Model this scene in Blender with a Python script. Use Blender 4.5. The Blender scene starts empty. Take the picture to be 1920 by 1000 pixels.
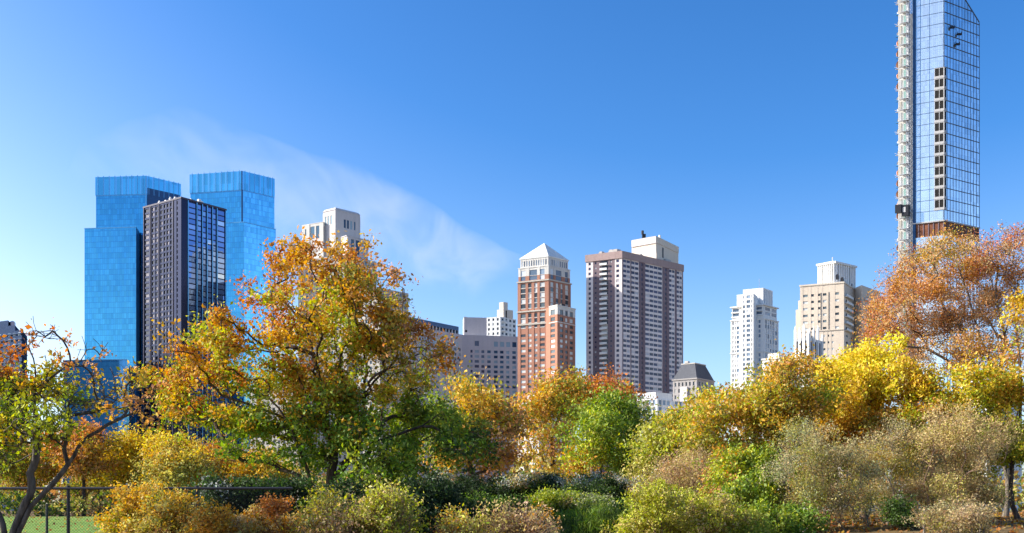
import bpy, math, random
import numpy as np
R = math.radians
scene = bpy.context.scene
col = scene.collection
rng = np.random.default_rng(7)
random.seed(7)

# ------------------------------------------------------------------ camera geometry (1920 x 1000 photograph)
F, HZ, EYE = 1900.0, 955.0, 1.7
def X(px, D): return (px - 960.0) / F * D
def Z(py, D): return EYE + (HZ - py) / F * D

def sstep(t):
    t = np.clip(t, 0, 1); return t * t * (3 - 2 * t)
def terrain(x, y):
    x = np.asarray(x, float); y = np.asarray(y, float)
    h = 0.85 * sstep((y - 40) / 70)
    m = 1.0 * sstep((x - 5) / 14) * sstep((y - 24) / 22) * (1 - sstep((y - 75) / 45))
    b = 0.05 * np.sin(x * .31) * np.cos(y * .23) * sstep((y - 10) / 20) * (1 - sstep((y - 300) / 100))
    return h + m + b

# ------------------------------------------------------------------ tagging
def tag(o, label=None, cat=None, group=None, kind=None):
    if label: o['label'] = label
    if cat: o['category'] = cat
    if group: o['group'] = group
    if kind: o['kind'] = kind
    return o
def empty(name, loc, label, cat, group=None):
    o = bpy.data.objects.new(name, None); col.objects.link(o)
    o.location = loc; o.empty_display_size = 1
    return tag(o, label, cat, group)

# ------------------------------------------------------------------ materials
def new_mat(name):
    m = bpy.data.materials.new(name); m.use_nodes = True
    nt = m.node_tree
    for n in list(nt.nodes): nt.nodes.remove(n)
    out = nt.nodes.new('ShaderNodeOutputMaterial')
    return m, nt, out
def N(nt, t, **kw):
    n = nt.nodes.new(t)
    for k, v in kw.items(): setattr(n, k, v)
    return n
def mth(nt, op, a, b=None, c=None):
    n = N(nt, 'ShaderNodeMath', operation=op)
    for i, q in enumerate((a, b, c)):
        if q is None: continue
        if isinstance(q, (int, float)): n.inputs[i].default_value = q
        else: nt.links.new(q, n.inputs[i])
    return n.outputs[0]
def mixc(nt, fac, a, b, mode='MIX'):
    n = N(nt, 'ShaderNodeMix', data_type='RGBA', blend_type=mode)
    for i, q in ((0, fac), (6, a), (7, b)):
        if isinstance(q, (int, float)): n.inputs[i].default_value = q
        elif isinstance(q, tuple): n.inputs[i].default_value = (*q[:3], 1)
        else: nt.links.new(q, n.inputs[i])
    return n.outputs[2]
def ramp(nt, fac, stops):
    n = N(nt, 'ShaderNodeValToRGB')
    el = n.color_ramp.elements
    while len(el) < len(stops): el.new(.5)
    for e, (p, c) in zip(el, stops): e.position = p; e.color = (*c, 1)
    nt.links.new(fac, n.inputs[0]); return n.outputs[0]
def principled(nt, out, color, rough=.8, metal=0., spec=.5):
    p = N(nt, 'ShaderNodeBsdfPrincipled')
    for k, q in (('Base Color', color), ('Roughness', rough), ('Metallic', metal), ('Specular IOR Level', spec)):
        if isinstance(q, tuple): p.inputs[k].default_value = (*q[:3], 1)
        elif isinstance(q, (int, float)): p.inputs[k].default_value = q
        else: nt.links.new(q, p.inputs[k])
    nt.links.new(p.outputs[0], out.inputs[0]); return p

def mat_wall(name, c, var=.25, big=.05, fine=.9, rough=.85, streak=.15):
    m, nt, out = new_mat(name)
    tc = N(nt, 'ShaderNodeTexCoord')
    n1 = N(nt, 'ShaderNodeTexNoise'); n1.inputs['Scale'].default_value = big; n1.inputs['Detail'].default_value = 4
    nt.links.new(tc.outputs['Object'], n1.inputs['Vector'])
    n2 = N(nt, 'ShaderNodeTexNoise'); n2.inputs['Scale'].default_value = fine; n2.inputs['Detail'].default_value = 3
    nt.links.new(tc.outputs['Object'], n2.inputs['Vector'])
    mp = N(nt, 'ShaderNodeMapping'); mp.inputs['Scale'].default_value = (1.1, 1.1, .03)
    nt.links.new(tc.outputs['Object'], mp.inputs['Vector'])
    n3 = N(nt, 'ShaderNodeTexNoise'); n3.inputs['Scale'].default_value = .6; n3.inputs['Detail'].default_value = 3
    nt.links.new(mp.outputs[0], n3.inputs['Vector'])
    f = mth(nt, 'ADD', mth(nt, 'MULTIPLY', mth(nt, 'SUBTRACT', n1.outputs[0], .5), var * 1.6),
            mth(nt, 'MULTIPLY', mth(nt, 'SUBTRACT', n2.outputs[0], .5), var * 1.4))
    f = mth(nt, 'ADD', f, mth(nt, 'MULTIPLY', mth(nt, 'SUBTRACT', n3.outputs[0], .5), streak * 2))
    f = mth(nt, 'ADD', f, 1.0)
    h = N(nt, 'ShaderNodeHueSaturation'); h.inputs['Color'].default_value = (*c, 1)
    nt.links.new(f, h.inputs['Value'])
    principled(nt, out, h.outputs[0], rough, 0, .15)
    return m

def mat_window(name, dark, mid, pale, p_pale=.2, rough=.06, spec=.5, metal=.0):
    m, nt, out = new_mat(name)
    oi = N(nt, 'ShaderNodeObjectInfo'); ge = N(nt, 'ShaderNodeNewGeometry')
    r = mth(nt, 'FRACT', mth(nt, 'ADD', mth(nt, 'MULTIPLY', oi.outputs['Random'], 7.31), ge.outputs['Random Per Island']))
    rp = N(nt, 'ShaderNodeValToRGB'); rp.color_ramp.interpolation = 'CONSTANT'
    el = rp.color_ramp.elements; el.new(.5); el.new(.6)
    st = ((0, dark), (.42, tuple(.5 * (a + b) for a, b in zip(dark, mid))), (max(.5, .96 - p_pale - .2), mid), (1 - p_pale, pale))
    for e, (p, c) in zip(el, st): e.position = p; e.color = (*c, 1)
    nt.links.new(r, rp.inputs[0])
    # slight pane tilt so reflections differ from window to window
    wn = N(nt, 'ShaderNodeTexWhiteNoise', noise_dimensions='1D'); nt.links.new(r, wn.inputs['W'])
    vs = N(nt, 'ShaderNodeVectorMath', operation='SUBTRACT'); nt.links.new(wn.outputs['Color'], vs.inputs[0]); vs.inputs[1].default_value = (.5, .5, .5)
    sc = N(nt, 'ShaderNodeVectorMath', operation='SCALE'); nt.links.new(vs.outputs[0], sc.inputs[0]); sc.inputs['Scale'].default_value = .05
    ad = N(nt, 'ShaderNodeVectorMath', operation='ADD'); nt.links.new(sc.outputs[0], ad.inputs[0]); nt.links.new(ge.outputs['Normal'], ad.inputs[1])
    p = principled(nt, out, rp.outputs[0], rough, metal, spec); p.inputs['IOR'].default_value = 1.38
    nt.links.new(ad.outputs[0], p.inputs['Normal'])
    return m

def mat_curtain(name, tint, pw=1.5, ph=3.9, line=(.05, .12, .22), lw=.09, lh=.08, metal=.9, rough=.06, jitter=.02, var=.2, band=None):
    """reflective curtain wall: panes with thin joints, each pane minutely tilted and tinted"""
    m, nt, out = new_mat(name)
    uv = N(nt, 'ShaderNodeUVMap'); sp = N(nt, 'ShaderNodeSeparateXYZ'); nt.links.new(uv.outputs[0], sp.inputs[0])
    a = mth(nt, 'DIVIDE', sp.outputs[0], pw); b = mth(nt, 'DIVIDE', sp.outputs[1], ph)
    ia, ib = mth(nt, 'FLOOR', a), mth(nt, 'FLOOR', b)
    cb = N(nt, 'ShaderNodeCombineXYZ'); nt.links.new(ia, cb.inputs[0]); nt.links.new(ib, cb.inputs[1])
    wn = N(nt, 'ShaderNodeTexWhiteNoise', noise_dimensions='2D'); nt.links.new(cb.outputs[0], wn.inputs['Vector'])
    isl = N(nt, 'ShaderNodeTexNoise'); isl.inputs['Scale'].default_value = .035; isl.inputs['Detail'].default_value = 3
    nt.links.new(uv.outputs[0], isl.inputs['Vector'])
    v = mth(nt, 'ADD', 1.0 - var / 2, mth(nt, 'MULTIPLY', wn.outputs['Value'], var))
    v = mth(nt, 'ADD', v, mth(nt, 'MULTIPLY', mth(nt, 'SUBTRACT', isl.outputs[0], .5), var * 1.2))
    fb = mth(nt, 'FRACT', b); fa = mth(nt, 'FRACT', a)
    if band:   # spandrel strip of each floor
        v = mth(nt, 'MULTIPLY', v, mth(nt, 'SUBTRACT', 1.0, mth(nt, 'MULTIPLY', mth(nt, 'LESS_THAN', fb, band[0]), 1 - band[1])))
    h = N(nt, 'ShaderNodeHueSaturation'); h.inputs['Color'].default_value = (*tint, 1); nt.links.new(v, h.inputs['Value'])
    ln = mth(nt, 'MAXIMUM', mth(nt, 'LESS_THAN', fa, lw / pw), mth(nt, 'LESS_THAN', fb, lh / ph))
    c = mixc(nt, ln, h.outputs[0], line)
    ge = N(nt, 'ShaderNodeNewGeometry')
    vs = N(nt, 'ShaderNodeVectorMath', operation='SUBTRACT'); nt.links.new(wn.outputs['Color'], vs.inputs[0]); vs.inputs[1].default_value = (.5, .5, .5)
    sc = N(nt, 'ShaderNodeVectorMath', operation='SCALE'); nt.links.new(vs.outputs[0], sc.inputs[0]); sc.inputs['Scale'].default_value = jitter
    ad = N(nt, 'ShaderNodeVectorMath', operation='ADD'); nt.links.new(sc.outputs[0], ad.inputs[0]); nt.links.new(ge.outputs['Normal'], ad.inputs[1])
    p = principled(nt, out, c, rough, metal, .5)
    nt.links.new(ad.outputs[0], p.inputs['Normal'])
    return m

def mat_plain(name, c, rough=.6, metal=0., var=.15):
    m, nt, out = new_mat(name)
    tc = N(nt, 'ShaderNodeTexCoord'); n1 = N(nt, 'ShaderNodeTexNoise'); n1.inputs['Scale'].default_value = 1.5; n1.inputs['Detail'].default_value = 5
    nt.links.new(tc.outputs['Object'], n1.inputs['Vector'])
    h = N(nt, 'ShaderNodeHueSaturation'); h.inputs['Color'].default_value = (*c, 1)
    nt.links.new(mth(nt, 'ADD', 1 - var, mth(nt, 'MULTIPLY', n1.outputs[0], 2 * var)), h.inputs['Value'])
    principled(nt, out, h.outputs[0], rough, metal, .4)
    return m

def mat_leaf(name='leaf', trans=.38):
    m, nt, out = new_mat(name)
    at = N(nt, 'ShaderNodeAttribute', attribute_name='pigment')
    d = N(nt, 'ShaderNodeBsdfDiffuse'); t = N(nt, 'ShaderNodeBsdfTranslucent'); g = N(nt, 'ShaderNodeBsdfGlossy')
    nt.links.new(at.outputs['Color'], d.inputs['Color'])
    hs = N(nt, 'ShaderNodeHueSaturation'); hs.inputs['Saturation'].default_value = 1.15; hs.inputs['Value'].default_value = 1.1
    nt.links.new(at.outputs['Color'], hs.inputs['Color']); nt.links.new(hs.outputs[0], t.inputs['Color'])
    g.inputs['Roughness'].default_value = .6; g.inputs['Color'].default_value = (.6, .6, .6, 1)
    m1 = N(nt, 'ShaderNodeMixShader'); m1.inputs[0].default_value = trans
    nt.links.new(d.outputs[0], m1.inputs[1]); nt.links.new(t.outputs[0], m1.inputs[2])
    m2 = N(nt, 'ShaderNodeMixShader'); m2.inputs[0].default_value = .035
    nt.links.new(m1.outputs[0], m2.inputs[1]); nt.links.new(g.outputs[0], m2.inputs[2])
    nt.links.new(m2.outputs[0], out.inputs[0])
    return m
def mat_bark(name, c):
    m, nt, out = new_mat(name)
    tc = N(nt, 'ShaderNodeTexCoord')
    mp = N(nt, 'ShaderNodeMapping'); mp.inputs['Scale'].default_value = (9, 9, 2.2); nt.links.new(tc.outputs['Object'], mp.inputs['Vector'])
    n1 = N(nt, 'ShaderNodeTexNoise'); n1.inputs['Scale'].default_value = 1.4; n1.inputs['Detail'].default_value = 7
    nt.links.new(mp.outputs[0], n1.inputs['Vector'])
    cc = ramp(nt, n1.outputs[0], [(.3, tuple(q * .5 for q in c)), (.5, c), (.72, tuple(min(1, q * 1.7) for q in c))])
    p = principled(nt, out, cc, .9, 0, .2)
    bp = N(nt, 'ShaderNodeBump'); bp.inputs['Strength'].default_value = .6; bp.inputs['Distance'].default_value = .03
    nt.links.new(n1.outputs[0], bp.inputs['Height']); nt.links.new(bp.outputs[0], p.inputs['Normal'])
    return m

LEAF = mat_leaf()
BARK = {'dark': mat_bark('dark_bark', (.075, .052, .038)), 'grey': mat_bark('grey_bark', (.16, .135, .11)),
        'brown': mat_bark('brown_bark', (.12, .075, .05)), 'pale': mat_bark('pale_bark', (.30, .25, .20)),
        'mottled': mat_bark('mottled_bark', (.085, .072, .06)), 'pink': mat_bark('pinkish_bark', (.24, .15, .11))}

# ------------------------------------------------------------------ mesh helpers
class MB:
    def __init__(s): s.v = []; s.f = []; s.uv = []
    def hexa(s, p, uvs=None):
        """p: 8 points, bottom ring ccw then top ring"""
        k = len(s.v); s.v += [tuple(q) for q in p]
        fs = ((3, 2, 1, 0), (4, 5, 6, 7), (0, 1, 5, 4), (1, 2, 6, 5), (2, 3, 7, 6), (3, 0, 4, 7))
        for i, f in enumerate(fs):
            s.f.append(tuple(k + j for j in f)); s.uv.append(uvs[i] if uvs else [(0, 0)] * 4)
    def box(s, b, u0, u1, v0, v1, z0, z1):
        p = [b.pt(u, v, z) for z in (z0, z1) for (u, v) in ((u0, v0), (u1, v0), (u1, v1), (u0, v1))]
        uvs = [[(u0, v0)] * 4, [(u0, v0), (u1, v0), (u1, v1), (u0, v1)],
               [(u0, z0), (u1, z0), (u1, z1), (u0, z1)], [(v0 + 500, z0), (v1 + 500, z0), (v1 + 500, z1), (v0 + 500, z1)],
               [(u1 + 900, z0), (u0 + 900, z0), (u0 + 900, z1), (u1 + 900, z1)], [(v1 + 300, z0), (v0 + 300, z0), (v0 + 300, z1), (v1 + 300, z1)]]
        s.hexa(p, uvs)
    def fbox(s, b, face, s0, s1, z0, z1, o0, o1):
        """a box on the right ('r') or left ('l') face reaching from o0 to o1 metres out of it; 'b' is the far left side"""
        if face == 'r': s.box(b, s0, s1, -o1, -o0, z0, z1)
        elif face == 'l': s.box(b, -o1, -o0, s0, s1, z0, z1)
        else: s.box(b, s0, s1, b.wl + o0, b.wl + o1, z0, z1)
    def frustum(s, b, u0, u1, v0, v1, z0, z1, iu, iv):
        p = [b.pt(u, v, z0) for (u, v) in ((u0, v0), (u1, v0), (u1, v1), (u0, v1))] + \
            [b.pt(u, v, z1) for (u, v) in ((u0 + iu, v0 + iv), (u1 - iu, v0 + iv), (u1 - iu, v1 - iv), (u0 + iu, v1 - iv))]
        s.hexa(p)
    def abox(s, x0, x1, y0, y1, z0, z1):
        s.hexa([(x, y, z) for z in (z0, z1) for (x, y) in ((x0, y0), (x1, y0), (x1, y1), (x0, y1))])
    def bar(s, a, b, r, n=4):
        a = np.array(a, float); b = np.array(b, float); d = b - a; d /= np.linalg.norm(d)
        h = np.array((0, 0, 1.)) if abs(d[2]) < .9 else np.array((1., 0, 0))
        e = np.cross(d, h); e /= np.linalg.norm(e); g = np.cross(d, e)
        k = len(s.v)
        for c in (a, b):
            for i in range(n):
                t = 2 * math.pi * i / n + .785; s.v.append(tuple(c + r * (math.cos(t) * e + math.sin(t) * g)))
        for i in range(n):
            j = (i + 1) % n; s.f.append((k + i, k + n + i, k + n + j, k + j)); s.uv.append([(0, 0)] * 4)
        s.f.append(tuple(k + i for i in range(n))); s.uv.append([(0, 0)] * n)
        s.f.append(tuple(k + n + i for i in reversed(range(n)))); s.uv.append([(0, 0)] * n)
    def mesh(s, name, mat):
        me = bpy.data.meshes.new(name); me.from_pydata(s.v, [], s.f)
        l = me.uv_layers.new(name='UVMap')
        l.data.foreach_set('uv', [c for f in s.uv for q in f for c in q])
        me.materials.append(mat); return me
    def build(s, name, mat, parent=None, label=None, kind=None):
        o = bpy.data.objects.new(name, s.mesh(name, mat)); col.objects.link(o)
        if parent: o.parent = parent
        return tag(o, label, None, None, kind)

class Vol:
    """a building block seen corner-on: corner, left end and right end given as (pixel x, depth)"""
    def __init__(s, root, c, l=None, r=None):
        s.root = root
        if l is None: return
        s.C = np.array((X(*c), c[1])); L = np.array((X(*l), l[1])); Rr = np.array((X(*r), r[1]))
        s.wr = float(np.linalg.norm(Rr - s.C)); s.dr = (Rr - s.C) / s.wr
        s.wl = float(np.linalg.norm(L - s.C)); s.dl = (L - s.C) / s.wl
        s.D = c[1]
    def sub(s, u0, u1, v0, v1):
        q = Vol(s.root, None); q.C = s.C + u0 * s.dr + v0 * s.dl; q.dr = s.dr; q.dl = s.dl; q.wr = u1 - u0; q.wl = v1 - v0; q.D = float(q.C[1]); return q
    def pt(s, u, v, z):
        p = s.C + u * s.dr + v * s.dl
        return (p[0] - s.root.location[0], p[1] - s.root.location[1], z - s.root.location[2])
    def ur(s, px):
        k = (px - 960) / F; return float((k * s.C[1] - s.C[0]) / (s.dr[0] - k * s.dr[1]))
    def vl(s, px):
        k = (px - 960) / F; return float((k * s.C[1] - s.C[0]) / (s.dl[0] - k * s.dl[1]))
    def z(s, py): return Z(py, s.D)
    def py(s, face, q, z):
        d = (s.C + (q * s.dr if face == 'r' else q * s.dl if face == 'l' else s.wl * s.dl + q * s.dr))[1]
        return HZ - (z - EYE) / d * F
def building(name, label, cat, px, D, group=None):
    return empty(name, (X(px, D), D, 0.), label, cat, group)

def facade(b, face, cols, rows, s0, s1, z0, z1, wall, wins, t=.35, sp=.06):
    """piers and spandrels in relief round recessed windows"""
    cols = sorted(cols); rows = sorted(rows)
    e = s0
    for (a, c) in cols + [(s1, s1)]:
        if a - e > .02: wall.fbox(b, face, e, a, z0, z1, 0, t)
        e = c
    for (a, c) in cols:
        y = z0
        for (r0, r1) in rows + [(z1, z1)]:
            if r0 - y > .02: wall.fbox(b, face, a, c, y, r0, 0, t - sp)
            y = r1
        for (r0, r1) in rows: wins.append((b, face, a, c, r0, r1))
def rows_from(ztop, zbot, h, hw, off=.9):
    out = []; z = ztop - h
    while z > zbot: out.append((z + off, z + off + hw)); z -= h
    return out
def evenly(s0, s1, n, frac=.6):
    p = (s1 - s0) / n; g = p * (1 - frac) / 2
    return [(s0 + i * p + g, s0 + (i + 1) * p - g) for i in range(n)]
def px_cols(f, *pairs):
    o = []
    for a, c in pairs:
        q = sorted((f(a), f(c))); o.append((q[0], q[1]))
    return o
def put_windows(root, wins, mat, out=.06, vis=790, limit=96, name='window'):
    """the hundred windows that show largest are parts, the others one part"""
    def key(w):
        b, face, a, c, r0, r1 = w
        y = b.py(face, (a + c) / 2, r0); d = b.dr if face in 'rb' else b.dl
        return (1 if y < vis and face != 'b' else 0, abs(d[0]) * (c - a) * (r1 - r0))
    wins = sorted(wins, key=key, reverse=True)
    cache = {}
    for (b, face, a, c, r0, r1) in wins[:limit]:
        k = (id(b), face, round(c - a, 2), round(r1 - r0, 2))
        sm, zm = (a + c) / 2, (r0 + r1) / 2
        o3 = np.array(b.pt(sm, 0, zm) if face == 'r' else b.pt(0, sm, zm) if face == 'l' else b.pt(sm, b.wl, zm))
        if k not in cache:
            mb = MB(); mb.fbox(b, face, a, c, r0, r1, .004, out); mb.v = [tuple(np.array(q) - o3) for q in mb.v]
            cache[k] = mb.mesh(name, mat)
        o = bpy.data.objects.new(name, cache[k]); col.objects.link(o); o.parent = root; o.location = o3
    if len(wins) > limit:
        mb = MB()
        for (b, face, a, c, r0, r1) in wins[limit:]: mb.fbox(b, face, a, c, r0, r1, .004, out)
        mb.build('glazing', mat, root, kind='stuff')

exec_parts = []
# ------------------------------------------------------------------ building materials
M = dict(
    slate=mat_wall('slate_band', (.045, .08, .16), .15), shadeglass=mat_wall('dark_blue_cladding', (.02, .05, .12), .3),
    mansard=mat_wall('weathered_stone', (.34, .32, .31), .2),
    rosy=mat_wall('rosy_white_band', (.76, .68, .65), .12),
    white_stone=mat_wall('white_stone', (.62, .60, .56)), pale_stone=mat_wall('pale_limestone', (.50, .46, .40)),
    grey_stone=mat_wall('grey_stone', (.56, .53, .52), .12, streak=.1), brick=mat_wall('red_brick', (.40, .20, .14), .3, fine=1.6),
    brown_brick=mat_wall('brown_brick', (.205, .155, .17), .22), rose_brick=mat_wall('rose_brick_coping', (.38, .28, .26), .2),
    beige=mat_wall('beige_brick', (.66, .56, .45), .2), cream=mat_wall('cream_render', (.66, .58, .48), .15),
    white=mat_wall('white_paint', (.78, .77, .74), .12), lead=mat_wall('lead_roof', (.10, .105, .12), .3),
    bronze=mat_plain('dark_bronze', (.017, .021, .045), .22, .8), pinkrib=mat_wall('anodised_rib', (.07, .065, .10), .2, rough=.4),
    steel=mat_plain('galvanised_steel', (.55, .55, .56), .45, .5), darkmetal=mat_plain('dark_metal', (.03, .03, .035), .5, .3),
    concrete=mat_wall('raw_concrete', (.50, .47, .43), .25), slab=mat_wall('floor_slab', (.55, .54, .53), .2),
    orange_net=mat_plain('orange_netting', (.52, .25, .13), .8), white_net=mat_plain('white_netting', (.70, .68, .66), .8),
    primer=mat_wall('red_primer', (.22, .09, .05), .8, .12), greybar=mat_plain('grey_blue_mullion', (.10, .13, .18), .5, .3), rawslab=mat_wall('raw_slab', (.48, .47, .46), .25), green_panel=mat_plain('green_gauze', (.24, .40, .36), .6),
    dark_void=mat_plain('unlit_room', (.015, .014, .013), .9), roofmetal=mat_wall('pale_metal_roof', (.72, .72, .68), .12, rough=.5),
    dark_and_shade=mat_curtain('dark_panel_and_shade', (.01, .06, .16), 1.2, 1.2, (.005, .03, .08), metal=.3, rough=.3),  # dark panels; also paints shade on the left glass tower
)
W = dict(
    glint=mat_window('tinted_glint_window', (.012, .014, .024), (.05, .05, .065), (.20, .175, .18), .34, metal=.0),  # tinted glass; the pale share of panes paints sun glints
    mirror=mat_window('mirror_window', (.10, .17, .34), (.16, .24, .42), (.3, .38, .5), .06, rough=.03, metal=1.0),
    dark=mat_window('dark_window', (.015, .022, .035), (.05, .065, .085), (.42, .42, .40), .16),
    blue=mat_window('blue_window', (.03, .07, .13), (.08, .16, .24), (.30, .42, .48), .25),
    bright=mat_window('bright_window', (.05, .065, .075), (.17, .22, .24), (.58, .60, .58), .40),
    violet=mat_window('violet_window', (.022, .024, .06), (.06, .065, .13), (.45, .43, .45), .08),
    pale=mat_window('pale_window', (.12, .17, .24), (.26, .34, .44), (.62, .66, .70), .3),
)
G = dict(
    azure=mat_curtain('azure_curtain_wall', (.075, .36, .56), 1.6, 3.9, (.05, .20, .40), .10, .22, metal=.9, var=.26, jitter=.025),
    azure2=mat_curtain('sky_lightened_curtain_wall', (.13, .47, .66), 1.6, 3.9, (.10, .33, .58), .10, .35, metal=.9, var=.24, jitter=.025),  # lighter copy of azure, brighter sky reflection put into the tint
    screen=mat_curtain('crown_glass_screen', (.10, .44, .64), 4.6, 60, (.18, .48, .72), .9, .1, metal=.8, rough=.15, var=.3, jitter=.012),
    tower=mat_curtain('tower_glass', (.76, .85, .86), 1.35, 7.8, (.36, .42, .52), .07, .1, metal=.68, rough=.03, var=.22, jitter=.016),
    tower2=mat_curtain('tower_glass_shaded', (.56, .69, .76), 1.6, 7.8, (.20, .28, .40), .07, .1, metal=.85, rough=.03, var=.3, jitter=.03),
    low=mat_curtain('low_blue_curtain_wall', (.05, .27, .56), 1.6, 3.9, (.04, .18, .40), .10, .22, metal=.35, var=.2, jitter=.02),
    pool=mat_curtain('pale_blue_glazing', (.55, .68, .82), 1.5, 3.1, (.62, .65, .68), .12, .5, metal=.7, rough=.1, var=.25),
)

# ------------------------------------------------------------------ far left: dark blue apartment tower
t = building('apartment_tower', 'dark blue stepped apartment tower with pale balcony bands at the left edge', 'building', 41, 600)
b = Vol(t, (41, 600), (-90, 630), (51, 622))
w = MB(); w.box(b, 0, b.wr, 0, b.wl, 0, b.z(619)); w.build('wall', M['shadeglass'], t)
a1 = b.vl(28); a2 = b.vl(15)
w = MB(); w.box(b, .5, b.wr - .5, a1, b.wl, b.z(619), b.z(608)); w.box(b, .8, b.wr - .8, a2, b.wl, b.z(608), b.z(597)); w.build('penthouse', M['shadeglass'], t)
z = b.z(626)
while z > 10:
    s = MB(); s.fbox(b, 'l', 0, b.wl, z, z + .55, .02, .9); s.fbox(b, 'r', 0, b.wr, z, z + .4, .02, .5); s.build('balcony', M['slate'], t); z -= 3.3
wins = []
for (r0, r1) in rows_from(b.z(621), 30, 3.3, 1.9, .9): wins += [(b, 'l', a, c, r0, r1) for a, c in evenly(0, 36, 8, .5)]
put_windows(t, wins, W['blue'], .05)
tk = MB(); tk.box(b, 2, 7, b.vl(26), b.vl(26) + 5, b.z(608), b.z(600)); tk.frustum(b, 2, 7, b.vl(26), b.vl(26) + 5, b.z(600), b.z(597), 2, 2); tk.build('water_tank', M['bronze'], t)

# ------------------------------------------------------------------ twin blue glass towers
def glass_box(root, b, name, mat, z0, z1, capm):
    g = MB(); g.box(b, 0, b.wr, 0, b.wl, z0, z1); o = g.build(name, mat, root)
    k = MB(); k.box(b, -.15, b.wr + .15, -.15, b.wl + .15, z1 + .004, z1 + .7); k.build('coping', capm, root)
    return o
M['azure_edge'] = mat_plain('azure_metal', (.12, .36, .60), .35, .6)
t = building('glass_tower', 'blue glass tower with a lower slab in front, farther left of the matching pair', 'building', 274, 730)
b = Vol(t, (274, 730), (180, 733), (338, 748)); zt = b.z(330); zc = b.z(366)
glass_box(t, b, 'curtain_wall', G['azure'], 0, zc, M['azure_edge'])
c = b.sub(-.25, b.wr + .25, -.25, b.wl + .25)
g = MB(); g.box(c, 0, c.wr, 0, c.wl, zc + .75, zt); g.build('crown', G['screen'], t)
e = MB()
for v in evenly(0, c.wl, 9, .06): e.fbox(c, 'l', v[0], v[1], zc + .8, zt + .6, .01, .3)
for v in evenly(0, c.wr, 7, .06): e.fbox(c, 'r', v[0], v[1], zc + .8, zt + .6, .01, .3)
e.build('fin', M['azure_edge'], t)
e = MB(); e.fbox(b, 'r', .6, b.wr - .8, b.z(520), b.z(352), .05, .4); e.build('painted_shade', M['dark_and_shade'], t)  # dark panel paints the shade on the right face below the crown
e = MB(); e.fbox(b, 'l', -.4, .1, 0, zt, .02, .5); e.build('corner_mullion', M['azure_edge'], t)
q = Vol(t, (255, 716), (158.5, 720), (261, 729)); glass_box(t, q, 'shaft', G['azure'], 0, q.z(427), M['azure_edge'])
e = MB(); e.fbox(q, 'r', 0, q.wr, 0, q.z(429), .03, .3); e.build('side_shade', M['dark_and_shade'], t)  # dark sheet paints shade on the shaft's right side
e = MB(); e.box(q, 3, 6, 10, 16, q.z(427) + .7, q.z(424)); e.box(q, 3, 5, 26, 29, q.z(427) + .7, q.z(425)); e.build('roof_unit', M['azure_edge'], t)

t = building('glass_tower', 'blue glass tower rising behind the dark bronze block, nearer right of the matching pair', 'building', 455, 740)
b = Vol(t, (455, 740), (357, 748), (514, 757)); zt = b.z(321); zc = b.z(358)
glass_box(t, b, 'curtain_wall', G['azure'], 0, zc, M['azure_edge'])
e = MB(); e.fbox(b, 'r', 0, b.wr, 0, zc, .01, .25); e.build('side_glazing', G['azure2'], t)
c = b.sub(-.35, b.wr + .25, -.25, b.wl + .25)
g = MB(); g.box(c, 0, c.wr, 0, c.wl, zc + .75, zt); g.build('crown', G['screen'], t)
e = MB()
for v in evenly(0, c.wl, 9, .06): e.fbox(c, 'l', v[0], v[1], zc + .8, zt + .6, .01, .3)
for v in evenly(0, c.wr, 7, .06): e.fbox(c, 'r', v[0], v[1], zc + .8, zt + .6, .01, .3)
e.build('fin', M['azure_edge'], t)
e = MB(); e.fbox(b, 'l', -.2, .5, b.z(418), zt, .02, .6); e.build('corner_mullion', M['dark_and_shade'], t)
q = Vol(t, (457.5, 733), (352, 741), (516.5, 752)); glass_box(t, q, 'shaft', G['azure'], 0, q.z(417.5), M['azure_edge'])
e = MB(); e.fbox(q, 'r', 0, q.wr, 0, q.z(418), .02, .25); e.build('side_glazing', G['azure2'], t)

t = building('glass_podium', 'low plain blue glass block in front of the left blue tower', 'building', 237, 650)
b = Vol(t, (237, 650), (118, 656), (242, 664)); glass_box(t, b, 'curtain_wall', G['low'], 0, b.z(675), M['azure_edge'])
e = MB(); e.box(b, 4, 9, 14, 24, b.z(675) + .7, b.z(671)); e.build('roof_unit', M['azure_edge'], t)

# ------------------------------------------------------------------ dark bronze tower
t = building('bronze_tower', 'dark bronze tower with glinting window stripes in front of the blue glass towers', 'building', 340, 640)
b = Vol(t, (340, 640), (270.5, 661), (423, 666)); zt = b.z(373)
w = MB(); w.box(b, 0, b.wr, 0, b.wl, 0, zt - .02)
wl = [b.vl(x) for x in (331, 325.5, 319.5, 314, 309, 303.5, 297, 291, 285.5, 273)]
rows = rows_from(b.z(374), 6, 3.45, 2.2, .6)
cl = px_cols(b.vl, (320.5, 324), (314, 318.5), (308.5, 312.5), (302, 306.5), (292.8, 297.5), (286, 291), (273, 281))
cl += px_cols(b.vl, (332.5, 335))
wins = []; facade(b, 'l', cl, rows, -.6, b.wl, 0, zt, w, wins, .6, .12)
n_left = len(wins)
cr = px_cols(b.ur, (353, 366.5), (370, 377), (379.5, 386), (388.5, 396), (398, 404.5), (407.5, 421))
wr_ = []; facade(b, 'r', cr, [(r0 - .55, r1 + .0) for r0, r1 in rows], 0, b.wr, 0, zt, w, wr_, .5, .25)
w.build('wall', M['bronze'], t)
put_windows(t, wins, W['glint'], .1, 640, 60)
put_windows(t, wr_, W['mirror'], .1, 640, 40)
e = MB()
for x in (351.5, 368, 378.3, 387.2, 397.2, 405.8, 422): u = b.ur(x); e.fbox(b, 'r', u - .3, u + .3, 0, zt, .502, .9)
e.build('rib', M['azure_edge'], t)
e = MB()
for x in (271.5, 284, 299.5, 326.5): v = b.vl(x); e.fbox(b, 'l', v - .22, v + .22, 0, zt, .602, 1.0)
e.build('rib', M['pinkrib'], t)
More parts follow.
